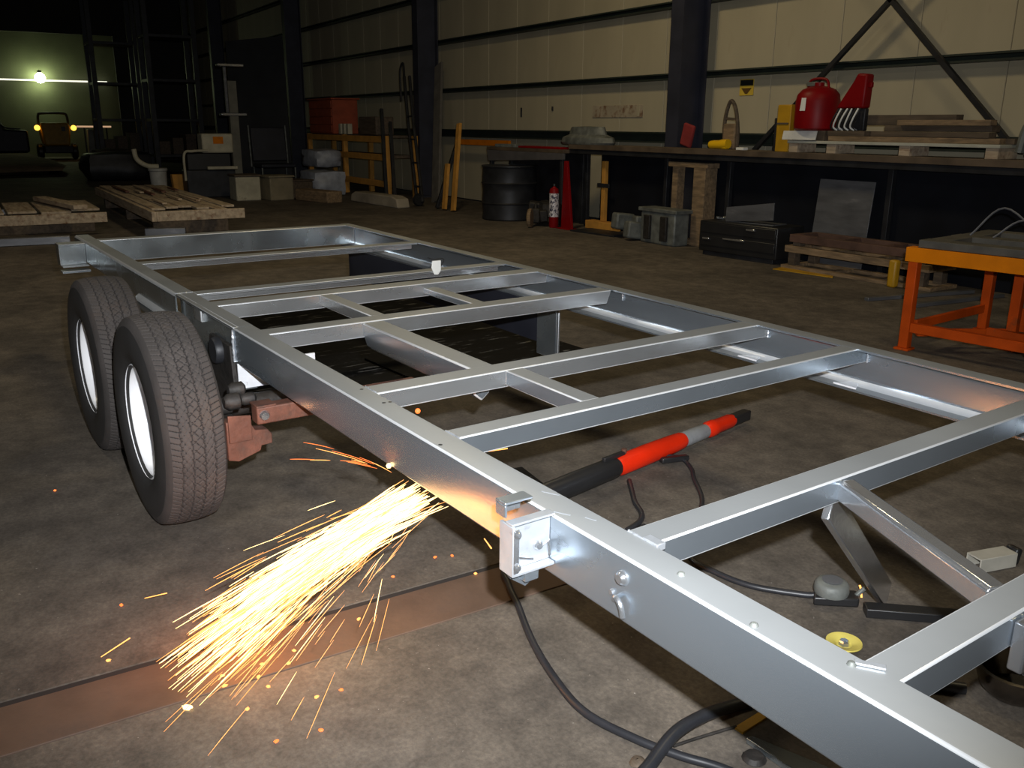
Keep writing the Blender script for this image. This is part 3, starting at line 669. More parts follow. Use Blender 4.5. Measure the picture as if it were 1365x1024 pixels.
junk('scrap_castings', 'dark clutter of castings beside the machine block', (-7.25, 6.85, 0), (.5, .3, .38), M_lump, 6, seed=3)
junk('pump_scrap', 'dark pump clutter on the floor left of the red cylinder', (-9.25, 6.7, 0), (.6, .3, .45), M_greasy, 6, seed=5)
m = MB(); m.lathe([(0, -.03), (.12, -.03), (.14, -.01), (.14, .03), (0, .03)], (0, 0, 0), 'x', 18); o = m.build('round_flange', M_wood, None, .004); o.location = (-9.0, 6.35, .14); o.rotation_euler = (0, 0, .8); tag(o, 'brown round flange standing by the pump clutter', 'flange')
o = MB().obox((-7.9, 6.85, .012), (.9, .4, .024), (0, 0, .1)).build('floor_tray', M_dark, None, .004); tag(o, 'thin dark tray on the floor right of the red post', 'tray')
# dark drum at left
dr = empty('dark_drum', (-10.25, 6.75, 0)); tag(dr, 'squat dark drum standing before the short bench', 'drum')
m = MB(); m.lathe([(.42, 0), (.44, .02), (.43, .1), (.44, .25), (.455, .265), (.44, .28), (.43, .45), (.44, .56), (.455, .575), (.44, .59), (.43, .80), (.44, .82)], (0, 0, 0), 'z', 32); m.build('shell', M_dark, dr)
m = MB(); m.lathe([(.43, .822), (.45, .826), (.45, .845), (.40, .85), (.39, .83), (0, .828)], (0, 0, 0), 'z', 32); m.build('lid', M_dark, dr)
# black tool box with a steel angle on it
tb = empty('black_tool_box', (-5.12, 6.88, 0), (0, 0, .10)); tag(tb, 'low black tool chest with chrome trim under the bench', 'tool box')
MB().box(-.55, .55, -.24, .24, .05, .40).build('body', M_blackp, tb, .012); MB().box(-.50, .50, -.22, .22, 0, .049).build('plinth', M_dark, tb, .004)
for z_ in (.12, .27): MB().box(-.53, .53, -.252, -.2405, z_, z_ + .11).build('drawer_front', M_blackp, tb, .004)
for x_, z_, l in ((-.18, .21, .30), (-.48, .19, .1), (.14, .34, .12)): MB().box(x_, x_ + l, -.268, -.2525, z_, z_ + .02).build('handle', M_chrome, tb, .003)
sa = empty('steel_angle', (-5.05, 6.88, .4), (0, 0, .12)); tag(sa, 'bent bright sheet metal angle lying on the black chest', 'sheet metal')
MB().prism([(-.35, 0), (.30, .06), (.30, .25), (-.35, .16)], -.10, -.09, 'y').build('upright_leaf', M_greysheet, sa, .001); MB().prism([(-.35, 0), (.30, 0), (.30, .01), (-.35, .01)], -.0895, .16, 'y').build('flat_leaf', M_greysheet, sa, .001)
junk('chrome_bits', 'shiny metal bits at the left of the black chest', (-5.50, 6.85, .40), (.2, .15, .08), M_chrome, 4, seed=8)
gs = MB().obox((0, 0, .46), (.70, .012, .92), (-.09, 0, 0)).build('grey_sheet', M_greysheet, None, .002); gs.location = (-4.1, 7.14, .0); tag(gs, 'grey metal sheet leaning upright beneath the bench', 'sheet metal')
# stacked frames right of the chest
def frame_stack(name, lab, loc, rz, sx, sy, z, hh, m):
    r = empty(name, (loc[0], loc[1], z), (0, 0, rz)); tag(r, lab, 'frame', 'stacked frames by the bench')
    for y in (-sy / 2, sy / 2): MB().box(-sx / 2, sx / 2, y - .035, y + .035, 0, hh).build('long_rail', m, r, .004)
    for k in range(4):
        x = -sx / 2 + .035 + (sx - .07) * k / 3; MB().box(x - .035, x + .035, -sy / 2 + .0355, sy / 2 - .0355, 0, hh).build('cross_rail', m, r, .004)
frame_stack('stacked_frame', 'lowest wooden frame of the stack, lying on the floor', (-3.55, 6.88, 0), .03, 1.75, .36, 0.0, .035, M_wood)
for k, (x, y) in enumerate(((-4.33, 6.74), (-4.3, 7.02), (-2.8, 6.74), (-2.8, 7.02))):
    o = MB().obox((x, y, .104), (.09, .09, .136)).build('spacer_block', M_wooddark, None, .004); tag(o, '%s spacer block under the middle stacked frame' % ('front left', 'back left', 'front right', 'back right')[k], 'block', 'spacers in the frame stack')
frame_stack('stacked_frame', 'middle wooden frame of the stack by the bench', (-3.55, 6.88, 0), .01, 1.7, .36, .173, .07, M_wood)
for k, (x, y) in enumerate(((-4.28, 6.74), (-4.28, 7.02), (-2.8, 6.74), (-2.8, 7.02))):
    o = MB().obox((x, y, .263), (.09, .09, .038)).build('spacer_block', M_wooddark, None, .002); tag(o, '%s thin spacer block under the topmost stacked frame' % ('front left', 'back left', 'front right', 'back right')[k], 'block', 'spacers in the frame stack')
frame_stack('stacked_frame', 'topmost rusty frame of the stack by the bench', (-3.5, 6.89, 0), .02, 1.7, .36, .283, .08, mat('rusty_brown_steel', (.10, .055, .04), .7, .2, .35, 6))
o = MB().prism([(-4.36, 6.46), (-3.66, 6.56), (-3.72, 6.64), (-4.39, 6.63)], 0, .008, 'z').build('yellow_plate', M_yellow, None); tag(o, 'flat yellow plate on the floor before the stack', 'plate')
o = MB().obox((-3.02, 6.62, .13), (.085, .08, .26)).build('yellow_block', M_yellow, None, .02); tag(o, 'upright yellow block at the end of the stack', 'block')
for k, (a, b) in enumerate((((-2.69, 5.82, .015), (-2.45, 7.0, .015)), ((-2.30, 5.90, .015), (-2.2, 7.05, .015)))):
    o = MB().bar(a, b, .05, .03).build('flat_bar', M_greysheet, None, .003); tag(o, ('long grey bar on the floor left of the orange rack', 'grey bar on the floor behind the orange rack leg')[k], 'bar')
# ---------------- things on the long bench
tm = empty('yellow_tape_case', (-6.05, 7.2, 1.19)); tag(tm, 'bright yellow cordless tool lying on the bench', 'tool')
m = MB(); m.tube([(-.15, 0, .05), (-.08, 0, .055), (0, 0, .055), (.06, 0, .06), (.15, 0, .065)], [.045, .05, .05, .058, .055], 14); m.build('body', M_tape, tm)
MB().obox((.10, 0, .04), (.10, .08, .075)).build('grip', M_tape, tm, .02)
o = MB().obox((-5.62, 7.15, 1.205), (.12, .08, .03)).build('white_box', M_white, None, .004); tag(o, 'tiny white box on the bench right of the yellow tool', 'box')
hk = empty('hanging_grinder', (-5.97, 7.29, 1.19)); tag(hk, 'rusty hooped hand tool standing against the wall', 'tool')
MB().tube(bez([(-.10, 0, .04), (-.10, 0, .35), (-.03, 0, .56), (.06, 0, .48), (.12, 0, .25), (.13, 0, .03)], 6), .022, 8).build('hoop', M_wooddark, hk)
MB().box(-.10, .10, -.03, .03, 0, .30).build('housing', M_wood, hk, .02); MB().bar((-.09, 0, .36), (.11, 0, .35), .02, .03).build('cross_bar', M_wooddark, hk, .003)
sg = empty('wall_sign', (-6.45, YW - .003, 1.94)); tag(sg, 'small yellow warning sign on the wall', 'sign')
MB().box(-.12, .12, -.006, 0, -.10, .10).build('sign_plate', mat('sign_yellow', (.60, .42, .05), .5), sg, .001)
MB().box(-.11, .11, -.008, -.0062, .02, .09).build('black_panel', M_blackp, sg); MB().prism([(-.09, -.01), (.09, -.01), (.02, -.08), (-.02, -.08)], -.008, -.0062, 'y').build('black_wedge', mat('sign_ink', (.10, .05, .01), .6), sg)
rr = MB().obox((-6.68, 7.25, 1.345), (.20, .05, .28), (0, .25, 0)).build('red_rag', mat('dull_red_cloth', (.22, .02, .02), .9), None, .02); tag(rr, 'dull red cloth hanging beside the column', 'rag')
yp = empty('yellow_post', (-4.95, 7.12, 1.19)); tag(yp, 'yellow upright box post on the bench left of the red canister', 'post')
MB().box(-.10, .09, -.04, .04, 0, .50).build('body', M_yellow, yp, .008); MB().box(-.14, -.1005, -.03, .03, 0, .36).build('dark_strap', M_dark, yp, .003); MB().box(-.09, .07, -.05, -.041, .29, .31).build('band', M_wooddark, yp, .001)
# skid of planks on the bench
sk = empty('white_skid', (-3.7, 7.2, 1.19)); tag(sk, 'pale skid board on short blocks lying on the bench', 'skid')
MB().box(-1.13, 1.28, -.17, .17, .095, .125).build('deck_board', mat('pale_weathered_board', (.40, .40, .34), .7, 0, .15), sk, .004)
for x in (-1.06, -.55, .32, 1.2): MB().box(x - .06, x + .06, -.15, .15, 0, .0945).build('block', M_woodpale, sk, .004)
zz = 1.3155
planks = ((-3.4, 1.85, .10, .05, M_wood, 7.14), (-3.35, 1.9, .12, .05, M_wooddark, 7.27), (-3.2, 1.25, .12, .05, M_wooddark, 7.16), (-3.15, 1.1, .14, .055, M_wooddark, 7.22), (-3.05, .95, .10, .05, M_wood, 7.14), (-3.5, 1.0, .12, .10, M_wooddark, 7.28))
zs = (zz, zz, zz + .052, zz + .104, zz + .16, zz + .16)
plab = ('brown plank at the front of the bench pile, lowest layer', 'dark plank at the back of the bench pile, lowest layer', 'dark plank in the second layer of the bench pile', 'oily plank in the third layer of the bench pile', 'short brown plank on top of the bench pile', 'thick dark block on top of the bench pile')
for k, (x, l, wd, h, mm, y) in enumerate(planks):
    o = MB().obox((0, 0, h / 2), (l, wd, h), (0, 0, random.uniform(-.02, .02))).build('plank', mm, None, .004); o.location = (x, y, zs[k]); tag(o, plab[k], 'plank', 'planks piled on the bench')
pp = MB().obox((0, 0, .05), (.44, .010, .095), (-.2, 0, .05)).build('paper_card', M_paper, None, .001); pp.location = (-4.66, 7.02, 1.318); tag(pp, 'white card with faint writing propped on the skid', 'card')
# red pressure canister
rc = empty('red_canister', (-4.58, 7.17, 1.42)); tag(rc, 'round red pressure canister on the plank pile', 'canister')
m = MB(); m.lathe([(.20, 0), (.225, .02), (.23, .06), (.23, .30), (.215, .37), (.17, .42), (.09, .45), (.05, .455), (.05, .49), (0, .49)], (0, 0, 0), 'z', 32); m.build('tank', M_red, rc)
MB().box(-.16, -.02, -.02, .02, .455, .50).build('valve', M_lump, rc, .006); MB().tube(bez([(-.15, 0, .43), (-.11, 0, .52), (.08, 0, .52), (.13, 0, .43)], 5), .013, 8).build('handle', M_red, rc)
m = MB(); m.prism([(-.035, .20), (.035, .20), (.04, .33), (-.02, .33)], -.2335, -.2305, 'y'); m.build('label', M_white, rc)
o = MB().obox((-4.58, 7.17, 1.368), (.42, .2, .103)).build('canister_block', M_wooddark, None, .004); tag(o, 'dark block the red canister stands on', 'block')
fn = empty('red_funnel', (-4.10, 7.15, 1.42), (0, .0, 0)); tag(fn, 'red tapered funnel standing upside down on the pile', 'funnel')
m = MB(); m.prism([(-.18, .22), (.16, .22), (.17, .55), (.05, .56), (.02, .50)], -.06, .06, 'y'); m.build('cone', M_red, fn, .02)
MB().box(.155, .20, -.02, .02, .42, .47).build('lug', M_red, fn, .005)
cn = empty('wire_coil', (-4.05, 7.12, 1.42)); tag(cn, 'bundle of black and white wire under the red funnel', 'wire')
for k in range(9):
    a = -.18 + k * .035; MB().tube(bez([(a, -.03 - .01 * (k % 3), .22), (a - .03, -.07, .12), (a - .07, -.05, .04), (a - .04, -.02, .005)], 4), .009, 6).build('strand', M_white if k % 2 else M_blackp, cn)
MB().box(-.22, .12, .0, .06, 0.0, .219).build('carrier', M_dark, cn, .01)
o = MB().obox((-4.12, 7.19, 1.393), (.46, .2, .05)).build('funnel_board', M_wooddark, None, .003); tag(o, 'dark board under the red funnel', 'board')
dkm = empty('dark_machine', (-2.02, 7.2, 1.19)); tag(dkm, 'dark machine head on the bench at the right edge', 'machine')
MB().box(-.20, .45, -.15, .15, .02, .30).build('base', M_lump, dkm, .03); m = MB(); m.lathe([(0, -.25), (.18, -.25), (.22, -.18), (.22, .2), (.12, .28), (0, .28)], (.25, 0, .45), 'x', 20); m.build('motor', M_navysheet, dkm)
MB().tube(bez([(-.32, 0, .06), (-.28, 0, .28), (-.16, -.03, .36), (-.05, 0, .22)], 6), .04, 8).build('elbow', M_lump, dkm)

# ---------------- orange rack at right
ok = empty('orange_rack', (-1.40, 4.55, 0), (0, 0, .14)); tag(ok, 'orange steel rack standing at the right edge', 'rack')
LX, LY, HZ = 1.9, 1.05, .60
for i, (x, y) in enumerate(((0, 0), (.80, .62), (LX, 0), (LX, LY), (0.06, LY))):
    if i == 1: x, y = .46, .55
    MB().box(x - .032, x + .032, y - .032, y + .032, .015, HZ).build('leg', M_orange, ok, .004)
    MB().box(x - .05, x + .05, y - .05, y + .05, 0, .0148).build('foot_plate', M_orange, ok, .002)
MB().prism([(-.046, HZ + .001), (-.046, HZ + .095), (.046, HZ + .095), (.046, HZ + .085), (-.036, HZ + .085), (-.036, HZ + .011), (.046, HZ + .011), (.046, HZ + .001)], -.05, LX, 'x').build('front_beam', M_orange2, ok, .002)
MB().box(-.05, LX, LY - .04, LY + .04, HZ + .001, HZ + .09).build('back_beam', M_orange2, ok, .004)
MB().box(.0325, LX, -.025, .025, .125, .19).build('lower_front_rail', M_orange, ok, .004)
MB().bar((.03, .047, .17), (.06, LY - .05, .17), .03, .06).build('lower_side_rail', M_orange, ok, .003)
MB().bar((.05, .05, .12), (.43, .52, .12), .035, .05).build('lower_brace', M_orange, ok, .003)
MB().bar((.40, .30, .15), (1.8, .32, .13), .04, .06).build('lower_middle_rail', M_orange, ok, .003)
MB().box(.51, .75, .52, .56, .14, .30).build('kick_plate', M_orange, ok, .003)
pn = empty('drip_pan', (-.55, 5.15, 0)); tag(pn, 'black drip pan on the floor under the orange rack', 'pan')
m = MB(); m.lathe([(0, .012), (.30, .012), (.34, .07), (.36, .085), (.37, .08), (.35, .06), (.31, 0), (0, 0)], (0, 0, 0), 'z', 28); m.build('pan', M_blackp, pn)
# grating frames on the rack
for k, (dx, dy, rz, lab) in enumerate(((.78, .50, .10, 'dull grey steel frame lying on top of the orange rack'),)):
    r = empty('grate_frame', (-1.40 + dx * .99 - dy * .14, 4.55 + dx * .14 + dy * .99, HZ + .097), (0, 0, .14 + rz - .1)); tag(r, lab, 'frame')
    for y in (-.46, -.02, .42): MB().box(-.76, 1.0, y - .07, y + .07, 0, .05).build('long_rail', mat('grimy_grate', (.075, .07, .058), .7, .1, .3, 8), r, .004)
    for x in (-.68, -.1, .5): MB().box(x - .07, x + .07, -.389, -.091, 0, .05).build('cross_rail', mat('grimy_grate', (.075, .07, .058), .7, .1, .3, 8), r, .004); MB().box(x - .07, x + .07, .051, .349, 0, .05).build('cross_rail', mat('grimy_grate', (.075, .07, .058), .7, .1, .3, 8), r, .004)
for k in range(6):
    rnd = random.Random(40 + k); x = -1.15 + .16 * k; y = 5.0 + rnd.uniform(-.1, .25); z = HZ + .16
    P = [(x - .15, y - .1 + .03 * k, z), (x + .0, y, z + .10 + .10 * rnd.random()), (x + .25, y + .06, z + .11 * rnd.random() + .02), (x + .5, y - .02, z + .09 * rnd.random()), (x + .8, y + .05, z + .02)]
    if k == 2: P = [(x, y, z), (x + .04, y + .02, z + .14), (x + .12, y + .1, z + .26)]
    o = MB().tube(bez(P, 6), .007, 6).build('loose_wire', M_greysheet); tag(o, ('thin wire loop nearest the left end of the orange rack', 'second wire curling over the rack grates', 'straight wire sticking up from the orange rack', 'middle wire curl on the orange rack', 'long wire trailing along the orange rack', 'wire curl at the right end of the orange rack')[k], 'wire', 'wires on the orange rack')

# ================================================================== LEFT BACKGROUND
def lean(name, lab, p0, p1, wd, ht, m, cat, up=(0, -1, 0)): return tag(MB().bar(p0, p1, wd, ht, up).build(name, m, None, .004), lab, cat)
lean('grey_plank', 'tall grey plank leaning against the column', (-13.59, 7.1, .02), (-14.75, 7.80, 2.62), .26, .05, mat('grey_board', (.13, .12, .105), .8, 0, .2), 'plank', (0, -1, .3))
lean('orange_stick', 'taller orange stick leaning beside the column', (-11.72, 6.5, .02), (-12.03, 6.8, 1.48), .11, .05, M_ochre, 'stick', (0, -1, .4))
lean('orange_stick', 'shorter orange stick leaning beside the taller one', (-12.06, 6.5, .02), (-12.1, 6.6, .80), .11, .05, M_ochre, 'stick', (0, -1, .4))
# blue-grey sheet
lean('blue_sheet', 'tall blue-grey sheet leaning by the far columns', (-21.3, 6.0, .05), (-22.7, 6.4, 3.6), 1.5, .05, M_bluegrey, 'sheet', (1, -.6, .3))
# red chest on orange shelving
os_ = empty('orange_shelving', (-17.0, 6.9, 0)); tag(os_, 'orange steel shelving with loaded beams at the back left', 'shelving')
for x in (-2.3, .0, 2.3):
    for y in (-.3, .3): MB().box(x - .05, x + .05, y - .05, y + .05, 0, 1.24).build('post', M_ochre, os_, .004)
for z in (.30, .82, 1.17): MB().box(-2.24, 2.24, -.36, -.305, z - .06, z + .06).build('front_beam', M_ochre, os_, .004)
MB().box(-2.25, 2.25, -.25, .25, .80, .86).build('shelf_board', M_wooddark, os_, .004); MB().box(-2.25, 2.25, -.25, .25, 1.20, 1.245).build('shelf_board', M_wooddark, os_, .004)
ch = empty('red_chest', (-18.3, 6.85, 1.25)); tag(ch, 'dull red drawer chest on the orange shelving', 'chest')
M_dred = mat('dull_red_enamel', (.30, .055, .02), .55, 0, .2)
MB().box(-.75, .75, -.3, .3, 0, .74).build('carcass', M_dred, ch, .01)
for k in range(4): MB().box(-.72, .72, -.325, -.3005, .03 + k * .175, .185 + k * .175).build('drawer', M_dred, ch, .006)
MB().box(-.8, .8, -.34, .34, .7405, .77).build('lid', M_dred, ch, .006)
for k in range(3):
    o = MB().obox((-17.2 + .22 * k, 6.62, 1.36), (.13, .10, .22)).build('parts_tin', M_beige, None, .01); tag(o, ('left', 'middle', 'right')[k] + ' small pale tin on the orange shelving beside the red chest', 'tin', 'tins on the shelving')
o = MB().obox((-15.7, 6.8, 1.43), (.9, .4, .36)).build('dark_crate', M_wooddark, None, .02); tag(o, 'dark crate on the orange shelving right of the tins', 'crate')
# leaning rods and hand truck
ht = empty('hand_truck', (-13.3, 6.5, 0)); tag(ht, 'dark hand truck leaning back before the shelving', 'hand truck')
for dx in (-.12, .12): MB().tube([(dx + .25, 0, .08), (dx - .6, .25, 1.5), (dx - 1.0, .38, 2.35)], .03, 8).build('side_tube', M_dark, ht)
MB().tube(bez([(-1.12, .38, 2.35), (-1.25, .42, 2.6), (-1.35, .4, 2.45), (-1.25, .36, 1.9)], 6), .022, 8).build('hook_handle', M_dark, ht)
for k in range(4): MB().bar((.13 - k * .25 - .12, .03 + k * .075, .35 + k * .42), (.13 - k * .25 + .12, .03 + k * .075, .35 + k * .42), .03, .03).build('rung', M_dark, ht)
m = MB(); m.lathe([(0, -.04), (.10, -.04), (.12, 0), (.10, .04), (0, .04)], (.30, -.05, .12), 'x', 16); m.build('wheel', M_blackp, ht)
for k, (a, b) in enumerate((((-14.0, 6.25, .02), (-14.7, 6.5, 1.75)), ((-13.5, 6.2, .02), (-14.3, 6.5, 1.5)), ((-12.35, 6.5, .02), (-12.45, 7.0, 1.2)))):
    lean('steel_rod', ('grey rod leaning on the shelving, leftmost', 'grey rod leaning on the shelving next to the hand truck', 'dark rod leaning near the grey plank')[k], a, b, .06, .06, M_dark, 'rod')
o = MB().prism([(-.95, 0), (.95, 0), (.9, .16), (.7, .20), (-.75, .20), (-.9, .15)], -.13, .13, 'y').build('parking_block', mat('dirty_concrete', (.30, .26, .20), .9, 0, .3, 3), None, .02); o.location = (-13.75, 5.98, 0); o.rotation_euler = (0, 0, .085); tag(o, 'dirty white concrete block lying on the floor', 'block')
# white/blue bags, crates, beige things
def bag(name, lab, loc, size, m, seed, cat='bag', rz=0):
    rnd = random.Random(seed); mb = MB(); bmesh.ops.create_cube(mb.bm, size=1); bmesh.ops.subdivide_edges(mb.bm, edges=mb.bm.edges, cuts=4, use_grid_fill=True)
    for v in mb.bm.verts:
        n = v.co.normalized(); v.co = v.co.lerp(n * .62, .35); v.co += n * mnoise.noise(v.co * 3 + Vector((seed, 0, 0))) * .10
        v.co.z += .5; v.co.z = max(v.co.z, 0); v.co.x *= size[0]; v.co.y *= size[1]; v.co.z *= size[2]
    o = mb.build(name, m, None, ang=60); o.location = loc; o.rotation_euler = (0, 0, rz); return tag(o, lab, cat)
bag('plastic_sack', 'pale blue plastic sack slumped on the floor, right one', (-16.6, 5.9, 0), (1.0, .7, .50), M_tarp, 2, 'sack')
bag('plastic_sack', 'pale blue plastic sack stacked on the other sack', (-17.1, 6.1, .56), (1.0, .6, .36), M_tarp, 4, 'sack')
o = MB().obox((-14.9, 5.2, .11), (1.1, .35, .22), (0, 0, .25)).build('brown_box', M_wood, None, .02); tag(o, 'low brown box lying before the blue sacks', 'box')
bc = []
for k, (x, y, sx, sy, sz, mm, lab) in enumerate(((-15.9, 4.05, .5, .48, .50, M_beige, 'stained beige drum-like crate with the dark rim'), (-15.7, 4.62, .5, .5, .48, mat('olive_crate', (.20, .17, .11), .7), 'olive crate right of the beige crate'), (-16.2, 5.15, .6, .5, .36, M_wooddark, 'dark crate right of the olive crate'))):
    r = empty('storage_crate', (x, y, 0), (0, 0, .15 * k)); tag(r, lab, 'crate')
    MB().box(-sx / 2, sx / 2, -sy / 2, sy / 2, 0, sz * .92).build('body', mm, r, .02); MB().box(-sx / 2 - .02, sx / 2 + .02, -sy / 2 - .02, sy / 2 + .02, sz * .921, sz).build('lid', M_wooddark if k == 0 else mm, r, .01)
oc = empty('office_chair', (-18.6, 5.5, 0)); tag(oc, 'dark folding chair before the blue-grey sheet', 'chair')
MB().box(-.35, .3, -.4, .4, .50, .58).build('seat', M_navysheet, oc, .02); MB().obox((-.40, 0, 1.0), (.06, .8, .75), (0, -.12, 0)).build('backrest', M_navysheet, oc, .02)
for x in (-.38, .28):
    for y in (-.38, .38): MB().tube([(x, y, 0), (x, y, .5)], .02, 8).build('leg', M_lump, oc)
for y in (-.43, .43): MB().tube([(-.38, y, .5), (-.46, y, 1.42)], .02, 8).build('back_tube', M_lump, oc)
# beige machine with the orange badge and dark cavity
bmch = empty('beige_machine', (-17.0, 3.6, 0)); tag(bmch, 'beige machine with orange badge and dark open base', 'machine')
MB().box(-.2, .2, -.10, .52, .88, 1.26).build('head', M_beige, bmch, .03); MB().box(.2005, .21, .12, .32, 1.06, 1.2).build('badge', M_orange2, bmch, .002)
MB().box(-.25, .2, -.45, .52, 0, .55).build('dark_base', M_dark, bmch, .02); MB().box(-.2, .15, -.40, .45, .551, .87).build('cavity', M_blackp, bmch, .01)
MB().tube(bez([(.22, -.48, .35), (.22, -.47, .86), (.22, -.30, .92), (.22, .0, .93)], 6), .025, 8).build('pipe', M_beige, bmch); MB().box(.2, .3, -.05, .55, .56, .62).build('front_shelf', M_beige, bmch, .01)
wp = empty('white_pipe_stand', (-17.6, 2.65, 0)); tag(wp, 'white pail with a curved spout pipe beside the beige machine', 'pail')
m = MB(); m.lathe([(.15, 0), (.17, .5), (.19, .52), (.19, .56), (.17, .57), (0, .57)], (.0, .1, 0), 'z', 20); m.build('pail', mat('grey_white_plastic', (.38, .38, .36), .6), wp)
MB().tube(bez([(0, .12, .6), (0, -.1, .62), (0, -.28, .75), (0, -.32, .95)], 6), .05, 10).build('spout', M_beige, wp)
o = MB().prism([(-.11, 0), (.11, 0), (.14, .45), (-.14, .45)], -.1, .1, 'x').build('orange_pail', M_ochre, None, .02); o.location = (-17.4, 3.10, 0); tag(o, 'small orange pail between white pail and beige machine', 'pail')
# chrome fixtures on dark post near sheet
ps = empty('lamp_post_stand', (-19.6, 4.9, 0)); tag(ps, 'pale post with shiny brackets left of the blue-grey sheet', 'post')
MB().box(-.08, .08, -.10, .10, 0, 2.4).build('post', mat('pale_post', (.20, .19, .15), .7), ps, .01)
for z in (1.62, 2.70): MB().box(-.1, .1, -.30, .30, z, z + .08).build('bracket', M_chrome, ps, .02)
MB().box(-.03, .03, -.16, -.10, 1.7, 2.7).build('chrome_bar', M_greysheet, ps, .005)
# pallets with rough boards
def pallet(name, lab, cx, cy, lx, ly, zt, nb, seed, m=M_woodpale):
    rnd = random.Random(seed); r = empty(name, (cx, cy, 0)); tag(r, lab, 'platform')
    MB().box(-lx / 2, lx / 2, -ly / 2, -ly / 2 + .06, zt - .13, zt).build('edge_board', m, r, .005); MB().box(lx / 2 - .06, lx / 2, -ly / 2 + .061, ly / 2, zt - .13, zt).build('edge_board', m, r, .005)
    bw = (ly - .08) / nb
    for k in range(nb):
        y = -ly / 2 + .07 + bw * (k + .5); sh = rnd.uniform(0, .5)
        MB().obox((-.04 - sh / 2, y, zt - .01 + rnd.uniform(0, .015)), (lx - .1 - sh, bw * rnd.uniform(.82, .95), .03), (0, rnd.uniform(-.003, .003), 0)).build('deck_board', m, r, .004)
    for k in range(3):
        x = -lx / 2 + .3 + (lx - .9) * k / 2; MB().box(x - .06, x + .06, -ly / 2 + .1, ly / 2 - .1, 0, zt - .131).build('bearer', M_wooddark, r, .006)
    return r
pallet('board_platform', 'long low platform of pale rough boards behind the trailer', -12.85, 1.88, 5.4, 1.2, .35, 6, 5)
for k in range(10):
    rnd = random.Random(70 + k); o = MB().obox((0, 0, .012), (rnd.uniform(.5, 1.6), rnd.uniform(.05, .07), .022), (0, 0, rnd.uniform(-.012, .012))).build('bark_strip', M_woodpale if k % 3 else M_rust, None, .003)
    o.location = (rnd.uniform(-14.6, -11.2), 1.5 + .085 * k, .383); tag(o, ('first', 'second', 'third', 'fourth', 'fifth', 'sixth', 'seventh', 'eighth', 'ninth', 'tenth')[k] + ' loose rough wood strip from the near edge of the long platform', 'wood strip', 'loose strips on the platform')
pallet('small_platform', 'smaller board platform at the left edge behind the trailer', -12.0, -.35, 2.1, 2.4, .30, 6, 6)
o = MB().bar((-12.9, .2, .37), (-11.05, .55, .37), .18, .06).build('loose_beam', M_woodpale, None, .006); tag(o, 'single beam lying across the smaller platform', 'beam')
for k, (a, b) in enumerate((((-14.6, -1.6, .25), (-14.4, .95, .26)), ((-10.3, -1.4, .05), (-10.2, .3, .05)), ((-10.6, 1.25, .05), (-10.45, 1.75, .05)))):
    o = MB().bar(a, b, .10, .10).build('steel_bar', M_greysheet, None, .01); tag(o, ('shiny bar behind the small platform', 'shiny bar on the floor before the small platform', 'short shiny bar on the floor under the long platform')[k], 'bar')
    if k == 0: o.location.z = -.2
# dark racks and posts
for k, (x, y) in enumerate(((-30, 3.9), (-26.5, 4.9))):
    r = empty('dark_rack', (x, y, 0)); tag(r, ('dark tall rack near the end of the hall, left one', 'dark tall rack near the pale post, right one')[k], 'rack')
    for yy in (-.6, .7):
        for xx in (-.5, .5): MB().box(xx - .07, xx + .07, yy - .07, yy + .07, 0, 5.2).build('upright', M_dark, r, .005)
    for z in (.5, 1.5, 2.6, 3.8): MB().box(-.55, .55, -.66, .76, z, z + .08).build('shelf', M_dark, r, .005)
    for q in range(3): MB().box(-.4, .4, -.5 + .38 * q, -.2 + .38 * q, .581, .95 + .1 * q).build('carton', M_wooddark, r, .01)
bag('scrap_heap', 'dark scrap heap on the floor of the far aisle', (-24.0, 2.9, 0), (1.6, 1.6, .7), M_dark, 9, 'scrap')
bag('scrap_heap', 'brown scrap heap beside the dark rack', (-27.0, 3.2, 0), (1.4, 1.0, .7), M_wooddark, 12, 'scrap')
dm = bag('dirt_mound', 'low brown dirt mound on the floor at the far left', (-32.5, -.5, 0), (11.0, 4.6, .32), M_dirt, 15, 'dirt')
# yellow loader at the far end
yl = empty('yellow_loader', (-40.0, 3.0, 0)); tag(yl, 'yellow loader with roll bar parked at the far end', 'vehicle')
MB().prism([(-.50, .55), (.42, .55), (.50, 1.30), (.40, 1.45), (-.55, 1.45), (-.62, 1.30)], -1.2, .3, 'x').build('body', M_yellow, yl, .06)
MB().box(-1.0, .35, -.55, .5, .25, .545).build('chassis', M_dark, yl, .03)
MB().tube(bez([(-.2, -.62, 1.4), (-.2, -.60, 1.72), (-.2, -.45, 1.82), (-.2, .30, 1.82), (-.2, .45, 1.72), (-.2, .48, 1.4)], 6), .05, 8).build('roll_bar', M_dark, yl)
for y in (-.72, .62):
    m = MB(); m.lathe([(0, .02), (.09, .015), (.11, -.02), (.10, -.08), (0, -.09)], (.25, y, 1.25), 'x', 14); m.build('headlight', M_amber, yl)
    m = MB(); m.lathe([(0, -.12), (.25, -.12), (.32, -.06), (.32, .06), (.25, .12), (0, .12)], (-.1, y * .95, .32), 'y', 20); m.build('wheel', M_blackp, yl)
MB().box(.3005, .31, .15, .3, 1.12, 1.3).build('black_vent', M_blackp, yl, .004)
o = MB().prism([(-.25, 0), (.40, 0), (.28, 1.15), (-.2, 1.2)], -.2, .2, 'x').build('pale_cabinet', mat('pale_cabinet', (.20, .20, .19), .6, 0, .3, 3), None, .02); o.location = (-39.6, 4.3, 0); tag(o, 'pale leaning cabinet right of the yellow loader', 'cabinet')
dc = empty('dark_cab', (-40.4, .9, 0)); tag(dc, 'dark cab with a curved pale edge left of the yellow loader', 'vehicle')
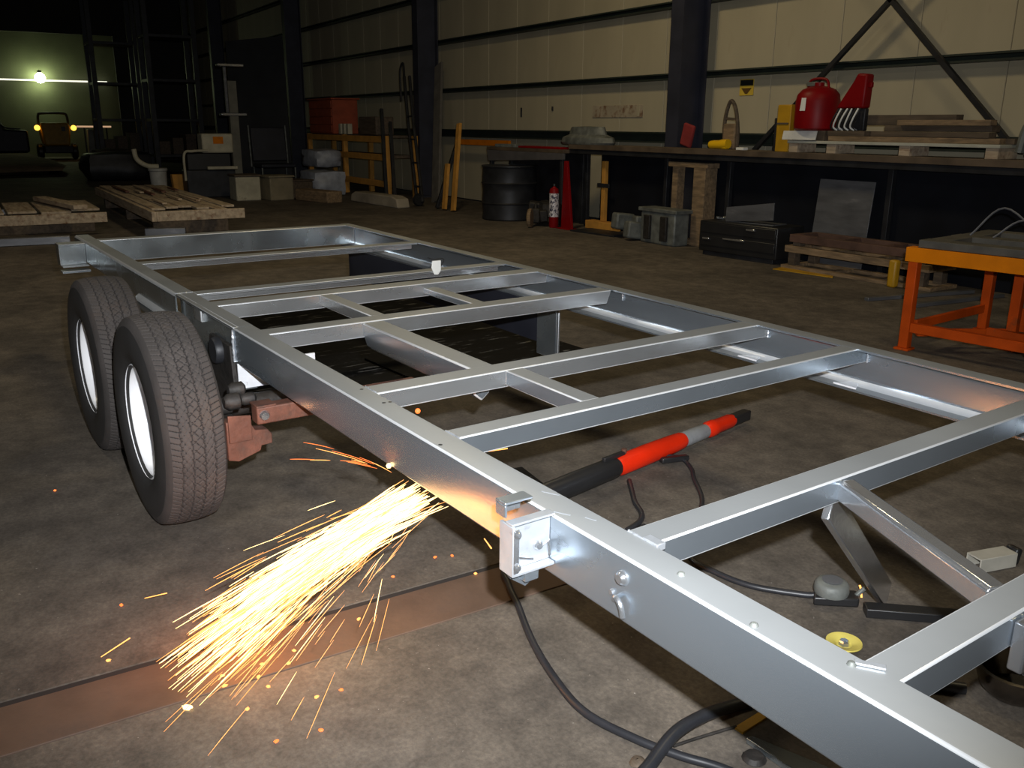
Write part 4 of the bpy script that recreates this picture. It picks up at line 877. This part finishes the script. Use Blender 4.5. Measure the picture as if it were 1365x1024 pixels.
MB().prism([(-1.4, .3), (1.0, .3), (1.0, 1.15), (.2, 1.2), (-.1, 2.1), (-1.4, 2.2)], -1, 1, 'x').build('body', M_navysheet, dc, .08); MB().tube(bez([(1.03, -.15, 2.0), (1.03, .0, 1.5), (1.03, .25, 1.25), (1.03, .75, 1.2)], 6), .035, 8).build('edge_trim', M_bluegrey, dc)
MB().box(-1.0, 1.0, -1.2, .9, 0, .299).build('running_gear', M_dark, dc, .03)
# far floodlamp on its beam
fb = empty('glowing_beam', (-42.97, 1.6, 3.2)); tag(fb, 'long thin glowing beam carrying the far floodlamp', 'light')
MB().box(-.035, .035, -9.4, 3.95, -.03, .035).build('beam', mat('glowing_beam', (.75, .74, .66), .6, emit=(1, .97, .80), estr=1.1), fb, .01)  # beam made to glow so its whole length looks lit
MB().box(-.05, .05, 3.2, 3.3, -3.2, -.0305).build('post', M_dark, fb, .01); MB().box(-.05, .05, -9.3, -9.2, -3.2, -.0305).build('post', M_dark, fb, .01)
fl_ = empty('floodlamp', (-42.72, 2.87, 3.22)); fl_.scale = (1.4, 1.4, 1.4); tag(fl_, 'bright floodlamp glowing at the far left end', 'lamp')
m = MB(); m.lathe([(0, -.15), (.075, -.13), (.13, -.075), (.15, 0), (.13, .075), (.075, .13), (.03, .15)], (0, 0, .05), 'z', 20); m.build('glass', M_lamp, fl_)
m = MB(); m.lathe([(.05, .151), (.06, .16), (.05, .22), (0, .225)], (0, 0, .05), 'z', 16); m.build('cap', M_dark, fl_)
MB().box(-.25, .0, -.02, .02, .18, .20).build('mount', M_dark, fl_, .004)
o = MB().box(-42.3, -42.2, 4.0, 5.4, 1.26, 1.33).build('low_rail', mat('glowing_rail', (.7, .5, .35), .6, emit=(1, .6, .35), estr=.5), None, .01); tag(o, 'thin pale rail right of the yellow loader', 'rail')  # the rail's bright line is put in as a faint glow
for y in (4.3, 5.2):
    q = MB().box(-42.28, -42.22, y - .03, y + .03, 0, 1.259).build('rail_post', M_dark, o)
